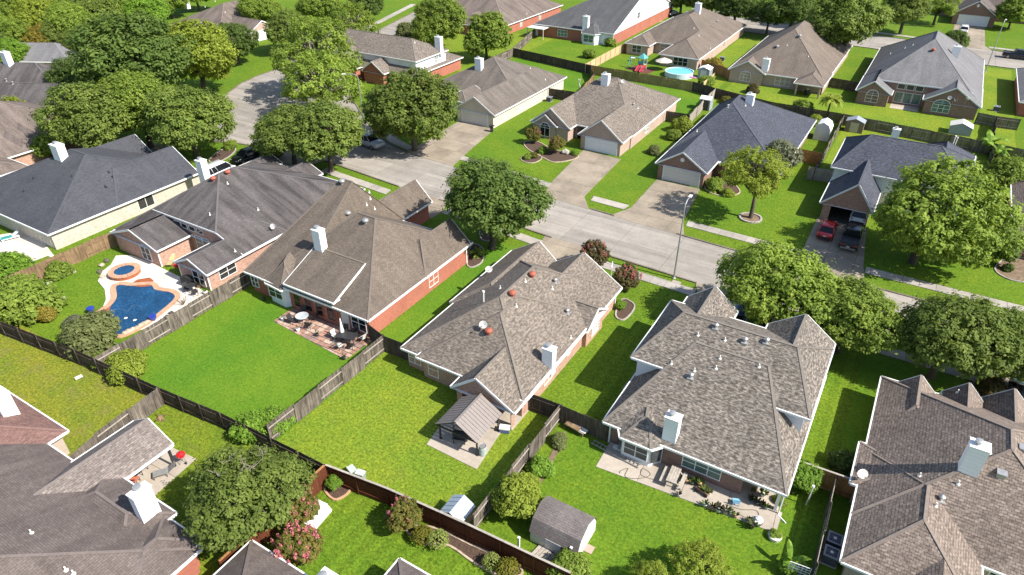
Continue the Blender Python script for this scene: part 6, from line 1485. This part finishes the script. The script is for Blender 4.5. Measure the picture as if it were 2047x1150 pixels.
# ================================================================ air conditioners, dishes
M['acdark'] = plain('ac_fins', (.055,.06,.085), .6); M['actop'] = plain('ac_top', (.27,.28,.33), .5)
def ac(px, py, label, rz=0, pos=None, s=1.0):
    return mini('air_conditioner',label,'air conditioner',px,py,[('cabinet',lambda b:b.box(-.42,.42,-.42,.42,.06,.78),'acdark'),('top_ring',lambda b:(b.box(-.45,.45,-.45,-.34,.78,.84),b.box(-.45,.45,.34,.45,.78,.84),b.box(-.45,-.34,-.34,.34,.78,.84),b.box(.34,.45,-.34,.34,.78,.84)),'actop'),('fan_guard',lambda b:[b.bar((0,0,.82),(.36*math.cos(q*.52),.36*math.sin(q*.52),.82),.02) for q in range(12)],'actop'),('fan_hub',lambda b:b.lathe([(.1,.8),(.1,.85)],10),'white'),('pad',lambda b:b.box(-.5,.5,-.5,.5,0,.06),'patio')],rz,0,pos,s=s)
ac(1665,1110,'air conditioner nearest the bottom beside the taupe roof',0,(3.55,33.1)); ac(1675,1075,'air conditioner farther from the bottom edge beside the taupe roof',0,(3.55,34.3))
ac(1262,760,'air conditioner beside the wall of the two storey house',0,(-13.35,40.9)); ac(1098,203,'air conditioner against the cream brick wall'); ac(1272,64,'black air conditioner by the red brick base of the slate roof'); ac(1443,122,'air conditioner beside the brown roofed pool house'); ac(1990,222,'small air conditioner at the right edge brick house')
def dish(h, px, py, label, rz, up=.55, pos=None):
    u, v, z = h.hit(px, py) if pos is None else pos
    t = thing('satellite_dish', label, 'satellite dish', (u, v, z), rz)
    b = MB(); n = 16; ce = len(b.v); b.v.append((0,.02,0))
    for k in range(n): b.v.append((.36*math.cos(2*math.pi*k/n), -.09, .32*math.sin(2*math.pi*k/n)))
    for k in range(n): b.f.append([ce, ce+1+k, ce+1+(k+1)%n]); b.uv.append(None); b.m.append(0)
    o = b.build('dish', M['offwhite'], t, (0,0,up)); o.rotation_euler = (R(-38),0,0)
    b = MB(); b.tube([(0,.1,-.2),(0,.1,up-.1),(0,.02,up)],.03,7); b.bar((0,.0,up-.1),(0,-.45,up+.12),.03); b.box(-.06,.06,-.52,-.42,up+.08,up+.18); b.build('mast', M['metal'], t)
dish(B_,978,548,'grey satellite dish at the left eave of the tan shingle roof',R(20)); dish(B_,967,660,'satellite dish next to the red vent on the tan shingle roof',R(10)); dish(E_,548,462,'white satellite dish on the stained grey roof by the brown roof',R(10)); dish(D_,1719,958,'large satellite dish at the left eave of the taupe roof',R(30)); dish(K_,1245,170,'satellite dish near the ridge of the taupe blend roof',R(0))
for k,(px,py) in enumerate(((1896,203),(1905,207),(1930,206))): dish(N_,px,py,('leftmost dish on the right gable of the grey roof','middle dish on the right gable of the grey roof','dark backed dish rightmost on the grey roof')[k],R(20+k*60),.6)
# ================================================================ garden of the playground house
M['poolblue'] = plain('round_pool_water', (.16,.52,.66), .1, var=.12, scale=2); M['liner'] = plain('pool_liner', (.55,.66,.72), .5); M['tealplastic'] = plain('teal_plastic', (.10,.36,.36), .4); M['redplastic'] = plain('red_plastic', (.45,.05,.08), .4); M['rubber'] = plain('red_rubber_mulch', (.12,.035,.025), .95)
u, v = at(1357,152); t = thing('round_pool', 'round above ground pool with light blue water', 'pool', (u, v, 0)); b = MB(); b.lathe([(2.75,0),(2.8,1.0),(2.6,1.02),(2.6,.7)], 36); b.build('pool_wall', M['liner'], t)
b = MB(); b.lathe([(2.6,.8),(2.59,.86)], 36); b.build('water', M['poolblue'], t)
mini('pool_float','pink and purple inflatable float in the round pool','pool float',1383,156,[('ring',lambda b:[b.lathe([(.1,0),(.3,.05),(.32,.16),(.12,.22)],12,(.3*q,.1*(q%2))) for q in range(-1,3)],plain('float_pink',(.55,.2,.42),.4))],0,.88)
mini('patio_umbrella','open beige parasol beside the round pool','parasol',1325,140,[('pole',lambda b:b.tube([(0,0,0),(0,0,2.3)],.035,6),'metal'),('canopy',lambda b:b.lathe([(1.75,1.75),(1.0,2.1),(.05,2.45)],8),plain('canvas_beige',(.52,.47,.40),.9)),('base',lambda b:b.lathe([(.3,0),(.25,.1)],12),'dark')])
u, v = at(1283,140); pl = thing('play_set', 'teal and red playground set with tower, swing beam and slides', 'playground', (u, v, 0), R(-10))
b = MB(); b.box(-2.6,2.4,-1.8,1.8,0,.05); b.build('rubber_mulch', M['rubber'], pl)
b = MB(); [b.bar((x,y,0),(x,y,2.5),.1) for x in (-.6,.6) for y in (-.6,.6)]; b.box(-.65,.65,-.65,.65,1.1,1.2); b.build('tower', plain('play_beige',(.45,.36,.26),.5), pl)
b = MB(); b.poly([(-.8,-.8,2.4),(.8,-.8,2.4),(0,0,3.3)]); b.poly([(.8,-.8,2.4),(.8,.8,2.4),(0,0,3.3)]); b.poly([(.8,.8,2.4),(-.8,.8,2.4),(0,0,3.3)]); b.poly([(-.8,.8,2.4),(-.8,-.8,2.4),(0,0,3.3)]); b.build('tower_roof', M['tealplastic'], pl)
b = MB(); b.box(-.66,.66,-.68,-.62,1.2,1.8); b.box(-.66,.66,.62,.68,1.2,1.8); b.build('tower_panel', M['tealplastic'], pl)
for x, d in ((.0,-1),(1.0,-.8)):
    b = MB(); pts = [(x,-.6,1.15),(x+.1*d,-1.2,.8),(x,-1.9,.4),(x,-2.3,.2)]; 
    for p, q in zip(pts, pts[1:]): b.bar(p, q, .5, .06); b.bar((p[0]-.25,p[1],p[2]+.1),(q[0]-.25,q[1],q[2]+.1),.05,.2); b.bar((p[0]+.25,p[1],p[2]+.1),(q[0]+.25,q[1],q[2]+.1),.05,.2)
    b.build('slide', M['redplastic'], pl)
b = MB(); b.bar((-.6,0,2.2),(-2.9,0,2.2),.12); b.bar((-2.9,0,2.2),(-2.9,.9,0),.1); b.bar((-2.9,0,2.2),(-2.9,-.9,0),.1); b.build('swing_beam', M['tealplastic'], pl)
for x in (-1.3,-2.2): b = MB(); b.bar((x-.2,0,2.2),(x-.2,0,.6),.025); b.bar((x+.2,0,2.2),(x+.2,0,.6),.025); b.box(x-.22,x+.22,-.1,.1,.55,.6); b.build('swing', M['redplastic'], pl)
table('garden_table','small white table behind the playground',1265,122,.5,.7,'white')
# porch set between the twin gables, parasol
mini('patio_umbrella','blue white parasol on the shaded patio between the arched gables','parasol',1813,197,[('pole',lambda b:b.tube([(0,0,0),(0,0,2.2)],.04,6),'metal'),('canopy',lambda b:b.lathe([(1.3,1.8),(.7,2.05),(.04,2.3)],8),plain('canvas_blue_white',(.45,.48,.58),.9)),('base',lambda b:b.lathe([(.3,0),(.25,.1)],12),'dark')])
paved('patio', [(-3.4,131.9),(1.1,132.0),(1.1,134.9),(-3.4,134.9)], 2.2, 1.5, .03, .05, M['patio'], (-3.4,131.9), 0, 'concrete_slab', seed=31)
table('patio_table','dark table under the blue white parasol',1815,208,.7,.7,'dark')
mini('covered_grill','dark covered grill on the porch of the warm brown roofed house','grill',1612,190,[('cover',lambda b:b.lathe([(.45,0),(.5,.5),(.42,.95),(.2,1.0)],8),'trimblack'),('lid',lambda b:b.lathe([(.3,1.0),(.2,1.1)],8),'offwhite')])
# ================================================================ bottom left patio
paved('patio', [at(328,888),at(392,918),at(300,1000),at(245,990),(-42.4,13),(-42.6,16.5)], 3.0, 3.0, .025, .06, M['patio'], (-39,13), .05, 'concrete_slab', seed=41)
mini('kettle_grill','bright red kettle grill on the corner patio','grill',367,925,[('bowl',lambda b:b.lathe([(.08,.55),(.28,.68),(.33,.82),(.30,.95),(.12,1.06)],16),'p_red'),('handle',lambda b:b.box(-.06,.06,-.02,.02,1.06,1.12),'dark'),('legs',lambda b:[b.bar((.28*math.cos(a),.28*math.sin(a),0),(.14*math.cos(a),.14*math.sin(a),.6),.03) for a in (.5,2.6,4.7)],'metal'),('wheel',lambda b:b.tube([(.3,-.04,.1),(.3,.04,.1)],.1,10),'tyre')],0,.06)
for k,(px,py,rz) in enumerate(((272,966,2.2),(268,942,.9),(288,938,1.3))): chair(('coral patio chair nearest the wide white chimney','coral patio chair under the edge of the patio cover','coral patio chair farthest from the wide white chimney')[k],px,py,rz,plain('coral_cushion',(.42,.12,.07),.8))
table('side_table','small dark table among the coral chairs',277,952,.35,.5,'dark')
mini('folding_lounger','grey mesh lounger folded open on the corner patio','lounger',332,948,[('seat',lambda b:b.box(-.3,.3,-.8,.2,.3,.33),'metal'),('backrest',lambda b:b.bar((0,.2,.3),(0,.75,.75),.6,.03),'metal'),('frame',lambda b:[b.bar((x,y,0),(x,y,.3),.04) for x in (-.3,.3) for y in (-.75,.1)],'dark')],R(-35),.06)
mini('tree_stump','dry root stump on the patchy lawn','stump',322,838,[('stump',lambda b:b.lathe([(.25,0),(.2,.25),(.14,.3)],9),'w_brown'),('roots',lambda b:[b.bar((0,0,.2),(.5*math.cos(q),.5*math.sin(q),.35*(q%2)),.06) for q in range(7)],'w_brown')])
mini('drain_pipe','white drain outlet lying on the worn lawn','drain pipe',159,758,[('pipe',lambda b:b.tube([(-.25,0,.15),(.2,0,.25)],.14,10),'white'),('cap',lambda b:b.tube([(.2,0,.25),(.25,0,.27)],.16,10),'offwhite')],R(60))
# tree ring, beds
u, v = at(1500,437); t = thing('tree_ring', 'pale stone ring round the live oak trunk', 'edging', (u, v, 0))
for i in range(20):
    a0, a1 = 2*math.pi*i/20+.012, 2*math.pi*(i+1)/20-.012; b = MB(); b.prism([(r*math.cos(a), r*math.sin(a)) for r, a in ((1.15,a0),(1.38,a0),(1.38,a1),(1.15,a1))], 0, .18+.015*(i%3)); b.build('edging_stone', M['walk'], t)
b = MB(); b.lathe([(1.15,0),(1.15,.07),(.1,.12)], 24); b.build('mulch', M['soil'], t)
def bed(label, pts, mat='mulch', edge='walk', w=.14):
    P = smooth([at(*p) for p in pts], 4); P = P if area(P) > 0 else P[::-1]; cu_, cv_ = P[0]; t = thing('flower_bed', label, 'flower bed', (cu_, cv_, 0)); r_ = [(p[0]-cu_, p[1]-cv_) for p in P]
    b = MB(); b.prism(r_, 0, .05); b.build('mulch', M[mat], t); o_ = offset(r_, w)
    if edge:
        for i in range(len(r_)):
            a, c, d, e = r_[i], r_[(i+1)%len(r_)], o_[(i+1)%len(r_)], o_[i]; b = MB(); b.prism([a, c, d, e], 0, .11+.01*(i%3)); b.build('edging_stone', M[edge], t)
bed('curved mulch bed with clipped bushes along the dark red fence',((815,1062),(840,1055),(880,1062),(925,1085),(970,1105),(1030,1130),(1040,1150),(1000,1150),(950,1125),(915,1100),(890,1088),(850,1085)),'mulch','rock')
bed('brick edged corner bed below the orange fence',((650,975),(672,962),(698,975),(690,990),(668,998)),'mulch','coping')
bed('mulch bed at the corner of the tan shingle house',((1232,630),(1245,600),(1266,610),(1262,625),(1245,640)),'mulch','walk')
bed('flower bed under the arched front window',((1050,285),(1075,285),(1105,300),(1150,310),(1150,318),(1110,325),(1085,315),(1055,298)),'mulch','rock')
bed('round little bed in the front lawn of the tan brick house',((1042,318),(1055,310),(1075,310),(1082,318),(1068,326),(1050,325)),'mulch','rock',.1)
bed('shaded bed at the front of the dark red brick house',((1408,372),(1425,360),(1460,365),(1478,385),(1455,392),(1425,388)),'mulch','rock')
bed('curved sago palm bed beside the orange red brick corner',((935,520),(945,490),(965,500),(962,525),(940,535)),'mulch','walk')
bed('orange mulch bed with pale edging at the right edge',((1990,540),(2010,520),(2050,520),(2060,560),(2020,560)),'soil','walk')
bed('round mulch ring under the dark live oak',((960,462),(975,455),(990,465),(985,480),(965,480)),'mulch','walk')
bed('narrow planting strip along the weathered fence',((1090,930),(1122,870),(1130,872),(1100,935),(1075,975),(1068,970)),'soil',None)
bed('shrub bed beside the drive of the black SUV',((420,320),(445,300),(470,298),(460,312),(432,326)),'mulch','walk')
mini('white_conduit','small white conduit standing by the fence near the cream brick house','pipe',1156,175,[('pipe',lambda b:b.tube([(0,0,0),(.4,0,1.6)],.06,7),'white'),('pipe',lambda b:b.tube([(.4,0,0),(0,0,1.6)],.06,7),'white')])  # two crossed white conduit pipes, no lamp on them
mini('bird_feeder','thin pole on the lawn of the pool house garden','pole',1440,1,[('pole',lambda b:b.tube([(0,0,0),(0,0,1.5)],.03,6),'metal')]) if 0 else None
